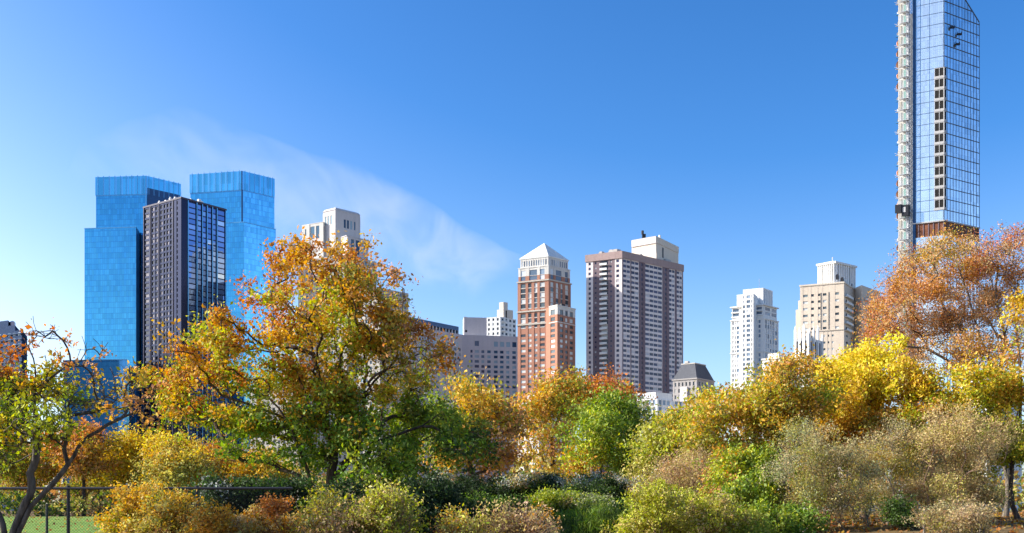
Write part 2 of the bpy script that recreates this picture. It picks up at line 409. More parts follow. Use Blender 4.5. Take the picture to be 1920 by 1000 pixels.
e = MB(); e.box(b, -.9, b.wr + .3, -.9, b.wl + .3, zt, zt + 1.1); e.build('coping', M['pinkrib'], t)
for (u0, v0, sz, h) in ((2, 9, 1.6, 2.4), (2, 14, 1.2, 3.2), (2.5, 19, 2, 2.2), (2, 25, 1.3, 2.6), (9, 3, 1.4, 2.0), (15, 3, 2.2, 3.0), (17.4, 3.2, 1.6, 2.2), (3, 30, 1.2, 2)):
    e = MB(); e.box(b, u0, u0 + sz, v0, v0 + sz, zt + 1.1, zt + 1.1 + h * .7); e.box(b, u0 + .3, u0 + sz - .3, v0 + .3, v0 + sz - .3, zt + 1.1 + h * .7, zt + 1.1 + h); e.build('roof_unit', M['white'], t)
e = MB(); p = b.pt(2, 3, zt); e.bar(p, (p[0], p[1], p[2] + 5.5), .14); e.build('mast', M['steel'], t)

# ------------------------------------------------------------------ pale limestone tower behind the big tree
t = building('limestone_tower', 'pale limestone tower with stepped square top rising above the big orange tree', 'building', 628, 640)
b = Vol(t, (629, 640), (606, 646), (675, 653)); zt = b.z(393)
w = MB(); w.box(b, 0, b.wr, 0, b.wl, 0, zt)
wins = []
facade(b, 'l', px_cols(b.vl, (610, 613), (615.2, 617.8), (620.5, 623.5)), [(b.z(419), b.z(403))], -.3, b.wl, b.z(480), zt - 1.2, w, wins, .3, .02)
facade(b, 'r', px_cols(b.ur, (644, 648), (650, 654), (656, 660), (663, 666)), [(b.z(424), b.z(408))], 0, b.wr, b.z(480), zt - 1.2, w, wins, .3, .02)
wins.append((b, 'l', b.vl(621), b.vl(611.5), b.z(442), b.z(426)))
for zz in rows_from(b.z(396), 60, 5, 3): wins += [(b, 'b', a, c, *zz) for a, c in evenly(1, b.wr - 1, 4, .5)]
w.frustum(b, -.3, b.wr + .3, -.3, b.wl + .3, zt, zt + 1.6, 1.2, 1.2)
w.build('wall', M['grey_stone'], t)  # grey tone puts this block's shade into the stone colour
s = Vol(t, (606, 643), (567, 651), (625, 656)); w = MB(); w.box(s, 0, s.wr, 0, s.wl, 0, s.z(417))
facade(s, 'l', px_cols(s.vl, (572.5, 575)), [(s.z(437), s.z(425)), (s.z(468), s.z(458))], s.vl(581), s.wl, s.z(500), s.z(417), w, wins, .5, .02)
facade(s, 'l', px_cols(s.vl, (582.5, 590), (593, 599)), [(s.z(446), s.z(422))], -.2, s.vl(581), s.z(500), s.z(417.5), w, wins, .25, .02)
w.box(s, -.3, s.wr, -.3, s.wl + .3, s.z(417) + .004, s.z(416))
w.build('turret', M['white_stone'], t)  # whiter stone paints the sunlight on this left shoulder
s = Vol(t, (650, 633), (640, 637), (689, 644)); w = MB(); w.box(s, 0, s.wr, 0, s.wl, 0, s.z(443))
facade(s, 'r', px_cols(s.ur, (657, 663), (666, 673), (676, 683)), [(s.z(474), s.z(447))], 0, s.wr, s.z(500), s.z(443) - .3, w, wins, .6, .02)
w.box(s, -.4, s.wr + .4, -.4, s.wl, s.z(443) + .004, s.z(441.5)); w.build('turret', M['grey_stone'], t)
s = Vol(t, (650, 628), (560, 642), (705, 646)); w = MB(); w.box(s, 0, s.wr, 0, s.wl, 0, s.z(478)); rows = rows_from(s.z(480), 20, 3.6, 2)
facade(s, 'l', evenly(1, s.wl - 1, 9, .45), rows, -.35, s.wl, 0, s.z(478), w, wins); facade(s, 'r', evenly(1, s.wr - 1, 7, .45), rows, 0, s.wr, 0, s.z(478), w, wins)
w.build('wall', M['pale_stone'], t)
s = Vol(t, (712, 620), (655, 630), (765, 636)); w = MB(); w.box(s, 0, s.wr, 0, s.wl, 0, s.z(540)); rows = rows_from(s.z(541), 20, 3.6, 2)
facade(s, 'l', evenly(1, s.wl - 1, 6, .45), rows, -.35, s.wl, 0, s.z(540), w, wins); facade(s, 'r', evenly(1, s.wr - 1, 6, .45), rows, 0, s.wr, 0, s.z(540), w, wins)
w.build('wing', M['pale_stone'], t)
put_windows(t, wins, W['blue'], .06, 640)

# ------------------------------------------------------------------ curved grey hotel-like block
t = building('hotel_block', 'long mauve grey block bending at its middle with rows of small square windows', 'building', 866, 700)
A_, B_ = (866, 700), (690, 640)
b = Vol(t, (690, 640), (640, 660), (866, 700)); zt = b.z(647.5) - 0
zt = Z(628, 700)
w = MB(); w.box(b, 0, b.wr, 0, 24, 0, zt); wins = []
cols = [c for c in px_cols(b.ur, (740, 747), (751, 757), (762, 769), (773, 779), (784, 790), (795, 801), (806, 812), (817, 823), (829, 835), (839.5, 845), (850, 855), (859, 863))]
rows = [(Z(p + 5.2, 700), Z(p, 700)) for p in np.arange(654.5, 760, 9.3)]
facade(b, 'r', cols, rows, 0, b.wr, 0, zt - 4, w, wins, .4)
w.fbox(b, 'r', 0, b.wr, zt - 4, zt, 0, .55); w.build('wall', M['grey_stone'], t)
e = MB(); u0, u1 = b.ur(788), b.ur(858); e.fbox(b, 'r', u0, u1, Z(651, 695), Z(642, 695), .42, .6)
e.build('ribbon_window', W['blue'], t)
c = Vol(t, (866, 700), (862, 720), (985, 709)); w = MB(); w.box(c, 0.02, c.wr, 0, c.wl, 0, zt)
cols = px_cols(c.ur, (882, 886), (890, 898), (902.5, 908), (913.5, 920), (926, 933), (937.5, 944), (949, 955), (960.5, 967))
rows = [(Z(p + 5.2, 704), Z(p, 704)) for p in np.arange(657.5, 760, 9.3)]
facade(c, 'r', cols, rows, 0, c.wr, 0, Z(652, 704), w, wins, .4)
top = px_cols(c.ur, (890, 898), (926, 933.5), (937.5, 945), (949, 956.5), (960.5, 968))
facade(c, 'r', top, [(Z(650, 704), Z(640.5, 704))], 0, c.wr, Z(652, 704), zt, w, wins, .38)
w.build('wall', M['grey_stone'], t)
put_windows(t, wins, W['blue'], .06, 760)
p = Vol(t, (768, 664), (700, 690), (860, 700)); zp = Z(613, 700)
w = MB(); w.box(p, 0, p.wr, .5, 14, zt + .01, zp - 6.2); w.box(p, 0, p.wr, 0, 14, zp - 2.9, zp); w.build('penthouse', M['dark_and_shade'], t)
w = MB(); w.box(p, 0, p.wr, .9, 13, zp - 6.2, zp - 2.9)
w.build('penthouse_glazing', W['dark'], t)
w = MB()
for u in np.linspace(.2, p.wr - .4, 16): w.box(p, u, u + .6, .1, .8, zp - 6.2, zp - 2.9)
w.box(p, -.2, p.wr + .2, -.2, .9, zp - 7.2, zp - 6.21); w.build('colonnade', M['white'], t)
k = Vol(t, (870, 712), (868, 722), (912.5, 714)); w = MB(); w.box(k, 0, k.wr, 0, k.wl, zt - 3, k.z(595)); w.box(k, .2, 2, 2, 4, k.z(595), k.z(593)); w.build('lift_tower', M['grey_stone'], t)
e = MB(); e.fbox(k, 'r', .8, 2.2, k.z(623), k.z(619), .01, .1); e.build('vent', M['dark_void'], t)

t = building('apartment_block', 'small distant white apartment block between grey lift tower and red brick tower', 'building', 938, 800)
b = Vol(t, (938, 800), (905, 806), (967, 812)); w = MB(); w.box(b, 0, b.wr, 0, b.wl, 0, b.z(594)); wins = []
rows = rows_from(b.z(594.5), 60, 3.7, 2.0)
facade(b, 'l', evenly(0, b.wl, 4, .42), rows, -.3, b.wl, 100, b.z(594), w, wins); facade(b, 'r', evenly(0, b.wr, 4, .6), rows, 0, b.wr, 100, b.z(594), w, wins)
w.build('wall', M['white'], t)
p = Vol(t, (944, 803), (932, 806), (962, 808)); w = MB(); w.box(p, 0, p.wr, 0, p.wl, b.z(594), p.z(580)); w.box(p, 1, p.wr - 4, 1, p.wl - 1, p.z(580), p.z(566)); w.build('penthouse', M['cream'], t)
put_windows(t, wins, W['dark'], .06, 640, 60)
e = MB(); e.fbox(p, 'r', 2, 3.2, p.z(580) - 8, p.z(582), .01, .1); e.build('vent', M['dark_void'], t)
e = MB()
for (r0, r1) in rows[:9]: e.fbox(b, 'r', .5, 5, r0 - .9, r0 - .1, .32, 1.3)
e.build('balcony', M['white'], t)

# ------------------------------------------------------------------ red brick tower with pyramid roof
t = building('brick_tower', 'red brick tower with white pyramid roof', 'building', 1028, 596)
b = Vol(t, (1028.5, 596), (971.5, 604), (1069, 608)); zt = b.z(526); wins = []
w = MB(); w.box(b, 0, b.wr, 0, b.wl, 0, zt - .02)
fh = 9.7 / F * 596
cL = px_cols(b.vl, (977, 986.5), (991, 997.5), (1002.5, 1008.5), (1013, 1022.5))
cR = px_cols(b.ur, (1031, 1037), (1041, 1046), (1050, 1054), (1058.5, 1064.5))
cr2 = cR
up = rows_from(zt - .3, b.z(582), fh, fh * .80, .15)
mid = rows_from(b.z(584), b.z(622), fh * .98, fh * .74, .2)
low = rows_from(b.z(621.5), 8, fh, fh * .52, .75)
facade(b, 'l', cL, up + mid + low, -.45, b.wl, 0, zt, w, wins, .45, .2)
facade(b, 'r', cr2, up + mid + low, 0, b.wr, 0, zt, w, wins, .45, .2)
w.build('wall', M['brick'], t)
e = MB()
for face, cols in (('l', cL), ('r', cr2)):
    for (a, c) in cols:
        for (r0, r1) in up + mid: e = MB(); e.fbox(b, face, a + .02, c - .02, r0 - .42, r0 - .02, .26, .34); e.build('spandrel', M['white_stone'], t)
for zz in (zt, b.z(582.5), b.z(607)):
    e = MB(); e.box(b, -.9, b.wr + .4, -.9, b.wl + .3, zz, zz + .8); e.build('cornice', M['pale_stone'], t)
# stone crown
c = b.sub(.25, b.wr - .25, .25, b.wl - .25); z1 = b.z(499)
w = MB(); w.box(c, 0, c.wr, 0, c.wl, zt + .82, z1); wc = []; zc_ = b.z(514); wb = MB()
facade(c, 'l', px_cols(c.vl, (977, 986), (993, 1008), (1013, 1022)), [(zt + 1.2, zc_ - .1)], -.4, c.wl, zt + .82, zc_, wb, wc, .38, .15); facade(c, 'l', px_cols(c.vl, (977, 986), (993, 1008), (1013, 1022)), [(zc_ + .2, z1 - 1.3)], -.4, c.wl, zc_, z1, w, wc, .4, .15)
facade(c, 'r', px_cols(c.ur, (1031, 1037), (1041, 1052), (1058, 1064)), [(zt + 1.2, zc_ - .1)], 0, c.wr, zt + .82, zc_, wb, wc, .38, .15); facade(c, 'r', px_cols(c.ur, (1031, 1037), (1041, 1052), (1058, 1064)), [(zc_ + .2, z1 - 1.3)], 0, c.wr, zc_, z1, w, wc, .4, .15)
d = c.sub(.7, c.wr - .7, .7, c.wl - .7); z2 = b.z(481)
w.box(d, 0, d.wr, 0, d.wl, z1, z2)
facade(d, 'l', evenly(.4, d.wl - .4, 11, .55), [(z1 + 1.2, z2 - 1.2)], -.3, d.wl, z1, z2, w, wc, .3, .05)
facade(d, 'r', evenly(.4, d.wr - .4, 9, .55), [(z1 + 1.2, z2 - 1.2)], 0, d.wr, z1, z2, w, wc, .3, .05)
w.box(c, -.5, c.wr + .2, -.5, c.wl + .2, z1 + .004, z1 + .5)
w.build('crown', M['white_stone'], t); wb.build('wall', M['brick'], t)
put_windows(t, wins, W['bright'], .06, 735, 78)
put_windows(t, wc, W['pale'], .05, 735, 22)
py_ = MB(); za = Z(456, 606)
ap = d.pt(d.wr / 2, d.wl / 2, za); base = [d.pt(u, v, z2 + .6) for u, v in ((-.5, -.5), (d.wr + .5, -.5), (d.wr + .5, d.wl + .5), (-.5, d.wl + .5))]
lo = [d.pt(u, v, z2) for u, v in ((-.5, -.5), (d.wr + .5, -.5), (d.wr + .5, d.wl + .5), (-.5, d.wl + .5))]
py_.v = lo + base + [ap]
py_.f = [(3, 2, 1, 0), (0, 1, 5, 4), (1, 2, 6, 5), (2, 3, 7, 6), (3, 0, 4, 7), (4, 5, 8), (5, 6, 8), (6, 7, 8), (7, 4, 8)]; py_.uv = [[(0, 0)] * len(f) for f in py_.f]
py_.build('roof', M['roofmetal'], t)
# bay rising to half height on the right face
q = Vol(t, (1045, 588), (1030.3, 593), (1078, 600)); zq = q.z(574); w = MB(); w.box(q, 0, q.wr, 0, q.wl + 3, 0, zq - .02); wq = []
rq = [(q.z(601), q.z(593.5)), (q.z(589), q.z(580))] + rows_from(q.z(604), 8, fh, fh * .55, .7)
facade(q, 'l', px_cols(q.vl, (1033, 1041.5)), rq, -.4, q.wl, 0, q.z(589.5), w, wq, .4, .12)
facade(q, 'r', px_cols(q.ur, (1049, 1055), (1059, 1063.5), (1067.5, 1073.5)), rq, 0, q.wr, 0, q.z(589.5), w, wq, .4, .12)
w.build('bay', M['brick'], t)
e = MB(); e.box(q, -.41, q.wr, -.41, q.wl, q.z(579.5), zq); e.box(q, -.7, q.wr + .3, -.7, q.wl, zq + .004, zq + .7)
for face, cs in (('l', ((0, q.vl(1041.5)), (q.vl(1033), q.wl))), ('r', ((-.4, q.ur(1049)), (q.ur(1055), q.ur(1059)), (q.ur(1063.5), q.ur(1067.5)), (q.ur(1073.5), q.wr)))):
    for (a, c2) in cs: e.fbox(q, face, a, c2, q.z(589.4), q.z(579.6), .0, .41)
e.build('coping', M['white_stone'], t)
e = MB(); e.box(q, -.6, q.wr + .2, -.6, q.wl, q.z(604.5), q.z(603)); e.build('cornice', M['white_stone'], t)
put_windows(t, wq, W['bright'], .06, 735, 40)
e = MB(); e.box(q, 6, 9, 2, 4, zq + .7, zq + 2.6); e.build('roof_unit', M['darkmetal'], t)

# ------------------------------------------------------------------ big brown and white slab
t = building('apartment_slab', 'broad brown brick apartment slab with white balcony bands and a cream penthouse', 'building', 1166, 600)
b = Vol(t, (1166, 600), (1099.8, 610), (1279.5, 634)); zt = b.z(471); zb = b.z(484.5)
fh = 9.35 / F * 600; rows = rows_from(zb + .2, 8, fh, fh * .54, .62)
w = MB(); w.box(b, 0, b.wr, 0, b.wl, 0, zb); wins = []
# left face: white end strips, brown piers, balcony bay
v_ = b.vl
facade(b, 'l', px_cols(v_, (1104, 1108.5)), rows, v_(1112.5), b.wl, 0, zb, MBw := MB(), wins, .3, .03)
facade(b, 'l', px_cols(v_, (1156, 1161.5)), rows, -.3, v_(1153.5), 0, zb, MBw, wins, .3, .03)
facade(b, 'l', px_cols(v_, (1115.5, 1119)), [(z0 + .3, z1 - .2) for z0, z1 in rows], v_(1126), v_(1112.5), 0, zb, w, wins, .28, .05)
facade(b, 'l', px_cols(v_, (1144.5, 1148)), [(z0 + .3, z1 - .2) for z0, z1 in rows], v_(1153.5), v_(1141), 0, zb, w, wins, .28, .05)
# right face
u_ = b.ur
white_bays = [((1167.2, 1181), [(1167.7, 1173.9), (1174.3, 1180.6)]), ((1182.5, 1197), [(1182.9, 1189.4), (1189.8, 1196.4)]),
              ((1208.5, 1241), [(1208.9, 1216.6), (1217, 1224.4), (1224.8, 1232.4), (1232.8, 1240.6)]),
              ((1253.5, 1264.5), [(1253.9, 1258.8), (1259.2, 1264.1)]), ((1267.5, 1278.5), [(1267.9, 1272.8), (1273.2, 1278.1)])]
for (x0, x1), cs in white_bays:
    facade(b, 'r', px_cols(u_, *cs), rows, u_(x0), u_(x1), 0, zb, MBw, wins, .3, .03)
for x0, x1, cs in ((1166, 1167.2, []), (1181, 1182.5, []), (1197, 1208.5, [(1201, 1204.5)]), (1241, 1253.5, [(1245.5, 1249)]), (1264.5, 1267.5, []), (1278.5, 1279.5, [])):
    facade(b, 'r', px_cols(u_, *cs), rows, u_(x0), u_(x1), 0, zb, w, wins, .5, .12)
w.build('wall', M['brown_brick'], t)
MBw.build('band', M['rosy'], t)
e = MB(); e.box(b, -.75, b.wr + .4, -.75, b.wl + .4, zb + .004, zt); e.build('parapet', M['rose_brick'], t)
put_windows(t, wins, W['violet'], .06, 735, 100)
bw = []
for i, (r0, r1) in enumerate(rows[:33]):
    e = MB(); a, c = v_(1140.5), v_(1127)
    e.fbox(b, 'l', a, c, r0 - .95, r0 - .78, .01, 1.4); e.fbox(b, 'l', a, c, r0 - .78, r0 + .3, 1.28, 1.4)
    o = e.build('balcony', M['white'], t)
    bw.append((b, 'l', a + .3, c - .3, r0 - .7, r1 + .1))
e = MB()
for q in bw: e.fbox(*q[:2], *q[2:], .005, .06)
e.build('balcony_door', W['dark'], t, kind='stuff')
p = Vol(t, (1230, 622), (1184.5, 632), (1272, 648)); zp = p.z(443)
w = MB(); w.box(p, 0, p.wr, 0, p.wl, zt, zp - 4); w.box(p, .01, p.wr - .01, -.3, p.wl, zp - 4, zp)
w.box(p, -.4, 6, -.4, 3, zt, zt + 4.2)
w.build('penthouse', M['cream'], t)
e = MB(); e.fbox(p, 'l', -.2, p.wl, zp - 4.3, zp - .01, .02, .5); e.build('penthouse_band', M['grey_stone'], t)
e = MB(); e.fbox(p, 'r', p.ur(1241.5), p.ur(1244), p.z(478), p.z(459), .02, .12); e.build('vent', M['darkmetal'], t)
e = MB(); s0 = p.pt(3, 10, zp); e.abox(s0[0] - 1.1, s0[0] + 1.1, s0[1] - 1, s0[1] + 1, zp, zp + 3.4); e.bar((s0[0] - .8, s0[1], zp + 3.4), (s0[0] - .8, s0[1], zp + 5.6), .8, 8); e.build('water_tank', M['darkmetal'], t)
e = MB(); s0 = p.pt(7, 1, zp); e.bar(s0, (s0[0], s0[1], zp + 2.2), .7, 8); e.build('roof_unit', M['white'], t)

for u0, v0, sx, sy, hh in ((4, 6, 4, 3, 2.2), (8, 12, 2.5, 2.5, 3.2), (3, 15, 3, 2, 1.6), (44, 4, 5, 3, 2.4), (49, 10, 2, 2, 3.4), (20, 3, 2.2, 2.2, 1.5)):
    e = MB(); e.box(b, u0, u0 + sx, v0, v0 + sy, zt, zt + hh); e.box(b, u0 + .3, u0 + sx - .3, v0 + .3, v0 + sy - .3, zt + hh, zt + hh + .5); e.build('roof_unit', M['concrete'], t)
# ------------------------------------------------------------------ low white glasshouse block
t = building('glasshouse_block', 'low white framed glassy block at the foot of the brown apartment slab', 'building', 1225, 480)
b = Vol(t, (1232, 480), (1186, 486), (1279, 492)); zt = b.z(735)
w = MB(); w.box(b, 0, b.wr, 0, b.wl, 0, zt - 3.4); wins = []
w.box(b, .5, b.wr - 6, 1, b.wl - 1, zt - 3.4, zt)
rows = rows_from(zt - 3.5, 4, 3.4, 2.3)
facade(b, 'l', evenly(.3, b.wl - .3, 6, .72), rows, -.3, b.wl, 0, zt - 3.4, w, wins, .3); facade(b, 'r', evenly(.3, b.wr - .3, 6, .72), rows, 0, b.wr, 0, zt - 3.4, w, wins, .3)
c = b.sub(.5, b.wr - 6, 1, b.wl - 1); wins += [(c, 'l', a, d_, zt - 2.7, zt - .8) for a, d_ in evenly(.5, c.wl - .5, 5, .7)]
w.build('wall', M['white'], t); put_windows(t, wins, W['pale'], .06, 800, 60)
e = MB()
for v in np.linspace(.5, b.wl - .5, 7): q = b.pt(0, v, zt - 3.4); e.bar(q, (q[0], q[1], q[2] + 1.2), .07)
q0, q1 = b.pt(0, .5, zt - 2.2), b.pt(0, b.wl - .5, zt - 2.2); e.bar(q0, q1, .06); e.build('railing', M['white'], t)

# ------------------------------------------------------------------ mansard block
t = building('mansard_block', 'small stone block with steep dark grey mansard roof beside the brown slab', 'building', 1310, 560)
b = Vol(t, (1306, 560), (1262, 568), (1338.5, 574)); zt = b.z(711)
w = MB(); w.box(b, 0, b.wr, 0, b.wl, 0, zt); wins = []
rows = rows_from(zt - .8, 4, 3.5, 2.1)
facade(b, 'l', evenly(.5, b.wl - .5, 6, .45), rows, -.3, b.wl, 0, zt, w, wins, .3); facade(b, 'r', evenly(.5, b.wr - .5, 5, .5), rows, 0, b.wr, 0, zt, w, wins, .3)
w.box(b, -.7, b.wr + .4, -.7, b.wl + .4, zt + .004, zt + .7); w.build('wall', M['mansard'], t); put_windows(t, wins, W['dark'], .06, 780, 60)
e = MB(); e.frustum(b, -.2, b.wr, -.2, b.wl, zt + .7, b.z(680), 3.8, 3.2); e.build('roof', M['lead'], t)
e = MB(); e.box(b, 3.4, b.wr - 3.4, 2.8, b.wl - 2.8, b.z(680) + .004, b.z(678)); e.box(b, 3.2, 5.2, 7, 9, b.z(678), b.z(674)); e.build('roof_curb', M['concrete'], t)
e = MB(); e.box(b, -1.4, 1.2, 5, 9, zt - 12, zt - 4); e.build('bay', M['grey_stone'], t)
# ------------------------------------------------------------------ white glass tower
t = building('white_tower', 'slim white tower with close vertical piers and stepped top', 'building', 1432, 690)
b = Vol(t, (1432, 690), (1370.5, 700), (1458.5, 703)); zt = b.z(572.5); zs = b.z(598)
fh = 3.25; rows = rows_from(zs, 8, fh, fh * .66, .5); wins = []
w = MB(); w.box(b, 0, b.wr, 0, b.wl, 0, zs)
cl = px_cols(b.vl, (1373.5, 1376.5), (1378, 1380), (1381.5, 1387), (1392.5, 1396), (1397, 1399), (1400.5, 1409.5), (1416, 1418.8), (1422.5, 1426.5))
facade(b, 'l', cl, rows, -.4, b.wl, 0, zs, w, wins, .4, .05)
cr = px_cols(b.ur, (1433.5, 1436.5), (1438, 1441), (1442.5, 1445.5), (1447, 1450), (1452, 1456))
facade(b, 'r', cr, [(r0 - .35, r1 + .3) for r0, r1 in rows], 0, b.wr, 0, zs, w, wins, .5, .1)
# stepped upper storeys
c = b.sub(b.wr * .0, b.wr, 0, b.wl)
up = rows_from(zt - .3, zs, 3.1, 2.1, .4)
w.box(b, .6, b.wr - .6, .6, b.wl - .6, zs, zt)
d = b.sub(.6, b.wr - .6, .6, b.wl - .6)
facade(d, 'l', px_cols(d.vl, (1374, 1386), (1396, 1399), (1404, 1408), (1414, 1429)), up, -.3, d.wl, zs, zt, w, wins, .3); facade(d, 'r', px_cols(d.ur, (1434, 1443), (1446, 1456)), up, 0, d.wr, zs, zt, w, wins, .3)
m = Vol(t, (1412, 684), (1392, 688), (1416, 689)); w.box(m, 0, m.wr + 6, 0, m.wl, 0, m.z(550))
facade(m, 'l', px_cols(m.vl, (1393.5, 1397.5), (1400, 1407), (1409, 1411)), rows_from(m.z(551), 8, fh, fh * .6, .5), -.3, m.wl, 0, m.z(550), w, wins, .3)
m2 = Vol(t, (1405, 693), (1381.5, 697), (1418, 701)); w.box(m2, 0, m2.wr, 0, m2.wl, zt, m2.z(551))
w.build('wall', M['white'], t)
k = Vol(t, (1430.5, 700), (1393.5, 706), (1448, 710)); w = MB(); w.box(k, 0, k.wr, 0, k.wl, zt, k.z(540)); wk = []
facade(k, 'l', [(a, c) for a, c in evenly(.3, k.wl - .3, 4, .1)], [(zt + 1, k.z(543))], -.3, k.wl, zt, k.z(540), w, wk, .3); facade(k, 'r', evenly(.3, k.wr - .3, 5, .3), [(zt + 1, k.z(543))], 0, k.wr, zt, k.z(540), w, wk, .3)
w.build('penthouse', M['white'], t)
put_windows(t, wins + wk, W['pale'], .06, 720)
for zz in (zs, zt, b.z(660)): e = MB(); e.box(b, -.8, b.wr + .3, -.8, b.wl + .3, zz - .02, zz + .7); e.build('cornice', M['white'], t)
for zz in up:
    e = MB(); e.fbox(d, 'l', d.vl(1431), d.vl(1414), zz[0] - .8, zz[0] + .2, .31, 1.1); e.build('balcony', M['white'], t)
    e = MB(); e.fbox(d, 'l', d.vl(1386), d.vl(1372), zz[0] - .8, zz[0] - .1, .31, .9); e.build('balcony', M['white'], t)
e = MB(); q = k.pt(1, 3, k.z(540)); e.bar(q, (q[0], q[1], q[2] + 7), .12); e.build('mast', M['steel'], t)

# ------------------------------------------------------------------ beige apartment tower with white ribbed crown
t = building('beige_tower', 'beige brick apartment tower with ribbed white penthouse above the yellow tree', 'building', 1581, 500)
b = Vol(t, (1581.5, 500), (1500.5, 508), (1603.5, 517)); zt = b.z(531.5)
w = MB(); w.box(b, 0, b.wr, 0, b.wl, 0, zt); wins = []
rows = [(b.z(p + 4.6), b.z(p)) for p in (547.5, 560, 572.8, 585.5, 598, 611)] + [(b.z(p + 4), b.z(p)) for p in (626, 638.6, 651.2, 664, 677, 690, 703)]
big = rows[:6]; sm = rows[6:]
cl = px_cols(b.vl, (1506, 1515), (1521, 1526.5), (1534, 1538.5), (1543, 1550), (1566, 1573.5))
facade(b, 'l', cl, big, -.35, b.wl, b.z(617), zt, w, wins, .35)
facade(b, 'l', px_cols(b.vl, (1508, 1512), (1521, 1525), (1544, 1548), (1552, 1555), (1559.5, 1563.5)), sm, -.35, b.wl, 0, b.z(617), w, wins, .3)
ins = b.ur(1594)
facade(b, 'r', px_cols(b.ur, (1585, 1593), (1598, 1602)), big, 0, b.wr, b.z(617), zt, w, wins, .3)
facade(b, 'r', px_cols(b.ur, (1585, 1589), (1594, 1598)), sm, 0, b.wr, 0, b.z(617), w, wins, .25)
w.box(b, 2, b.wr - 2, b.wl + .01, b.wl + 1.6, 0, b.z(556)); w.box(b, 2.5, b.wr - 2.5, b.wl + 1.6, b.wl + 3, 0, b.z(573))
w.build('wall', M['beige'], t)
e = MB()
for x in (1539.6, 1554.5): v = b.vl(x); e.fbox(b, 'l', v - .12, v + .12, b.z(617), b.z(546), .352, .5)
e.build('downpipe', M['darkmetal'], t)
e = MB(); e.box(b, -.6, b.wr + .2, -.6, b.wl + .3, zt + .004, zt + .8); e.build('cornice', M['cream'], t)
e = MB(); e.fbox(b, 'l', -.38, b.wl, b.z(618.5), b.z(617), .36, .6); e.build('cornice', M['cream'], t)
for (r0, r1) in big:
    e = MB(); e.fbox(b, 'r', .4, b.ur(1594.5), r0 - 1.0, r0 - .8, .31, 1.7); e.fbox(b, 'r', .4, b.ur(1594.5), r0 - .8, r0 + .15, 1.58, 1.7); e.build('balcony', M['white'], t)
k = Vol(t, (1615, 508), (1603.5, 514), (1650, 524)); w = MB(); w.box(k, 0, k.wr, 0, k.wl, 0, k.z(535))
facade(k, 'r', px_cols(k.ur, (1623, 1629), (1634, 1641)), big, 0, k.wr, 0, k.z(535), w, wins, .3)
w.build('wing', M['beige'], t)
for (r0, r1) in big:
    e = MB(); e.fbox(k, 'r', k.ur(1620), k.ur(1645), r0 - 1.0, r0 - .8, .31, 1.6); e.fbox(k, 'r', k.ur(1620), k.ur(1645), r0 - .8, r0 + .1, 1.48, 1.6); e.build('balcony', M['white'], t)
put_windows(t, wins, W['bright'], .07, 720)
p = Vol(t, (1566, 506), (1533, 512), (1604, 516)); zp = p.z(494)
w = MB(); w.box(p, 0, p.wr, 0, p.wl, zt, zp)
for v in evenly(0, p.wl, 9, .38): w.fbox(p, 'l', v[0], v[1], zt + 1.5, zp, .003, .5)
for v in evenly(0, p.wr, 9, .38): w.fbox(p, 'r', v[0], v[1], zt + 1.5, zp, .003, .5)
w.build('penthouse', M['white'], t)
e = MB(); e.box(p, -.8, p.wr + .3, -.8, p.wl + .3, zp + .004, zp + 1); e.box(p, 2, p.wr - 2, 2, p.wl - 2, zp + 1, zp + 1.8); e.build('cornice', M['white'], t)
e = MB()
for v in (p.vl(1543.5), p.vl(1561)): e.fbox(p, 'l', v - .3, v + .3, zt + 1, zp - .6, .003, .04)
for u in (p.ur(1572), p.ur(1582), p.ur(1593)): e.fbox(p, 'r', u - .3, u + .3, zt + 1, zp - .6, .003, .04)
e.build('slot', M['dark_void'], t)
e = MB(); q = p.pt(1, 2, zp + 1); e.bar(q, (q[0], q[1], q[2] + 2.6), .22); e.bar((q[0] - .6, q[1], q[2] + 2.3), (q[0] + .6, q[1], q[2] + 2.3), .12); e.build('mast', M['white'], t)
for x in (1574, 1583, 1600): u = b.ur(x); e = MB(); e.box(b, u - .7, u + .7, .3, 1.6, zt + .8, zt + 2.6); e.frustum(b, u - .7, u + .7, .3, 1.6, zt + 2.6, zt + 3.3, .4, .3); e.build('roof_shrub', M['darkmetal'], t)

# ------------------------------------------------------------------ white gothic block with pinnacles
t = building('gothic_block', 'white gothic block with tall pinnacled piers in front of the beige tower', 'building', 1516, 460)
b = Vol(t, (1516, 460), (1492, 465), (1540, 470)); zt = b.z(632)
w = MB(); w.box(b, 0, b.wr, 0, b.wl, 0, zt); wins = []
for face, n, Lw in (('l', 3, b.wl), ('r', 3, b.wr)):
    for i, (a, c) in enumerate(evenly(0, Lw, n, .45)):
        wins.append((b, face, a, c, b.z(668), b.z(638))); wins.append((b, face, a, c, b.z(700), b.z(676)))
    for i in range(n + 1):
        s = Lw * i / n; hgt = (zt + (3.5, 6.5, 5, 6)[i]) if face == 'l' else (zt + (4, 5.5, 6.5, 3)[i])
        s0, s1 = max(s - .55, -.8 if i == 0 else s - .55), s + .55
        w.fbox(b, face, s0, s1, 0, hgt - 2, .003 if i else .01, .8 if i else .79)
        if face == 'l': w.frustum(b, -.8, -.1, s0 + .1, s1 - .1, hgt - 2, hgt, .32, .42)
        else: w.frustum(b, s0 + .1, s1 - .1, -.8, -.1, hgt - 2, hgt, .42, .32)
w.build('wall', M['white'], t); put_windows(t, wins, W['violet'], .06, 760)

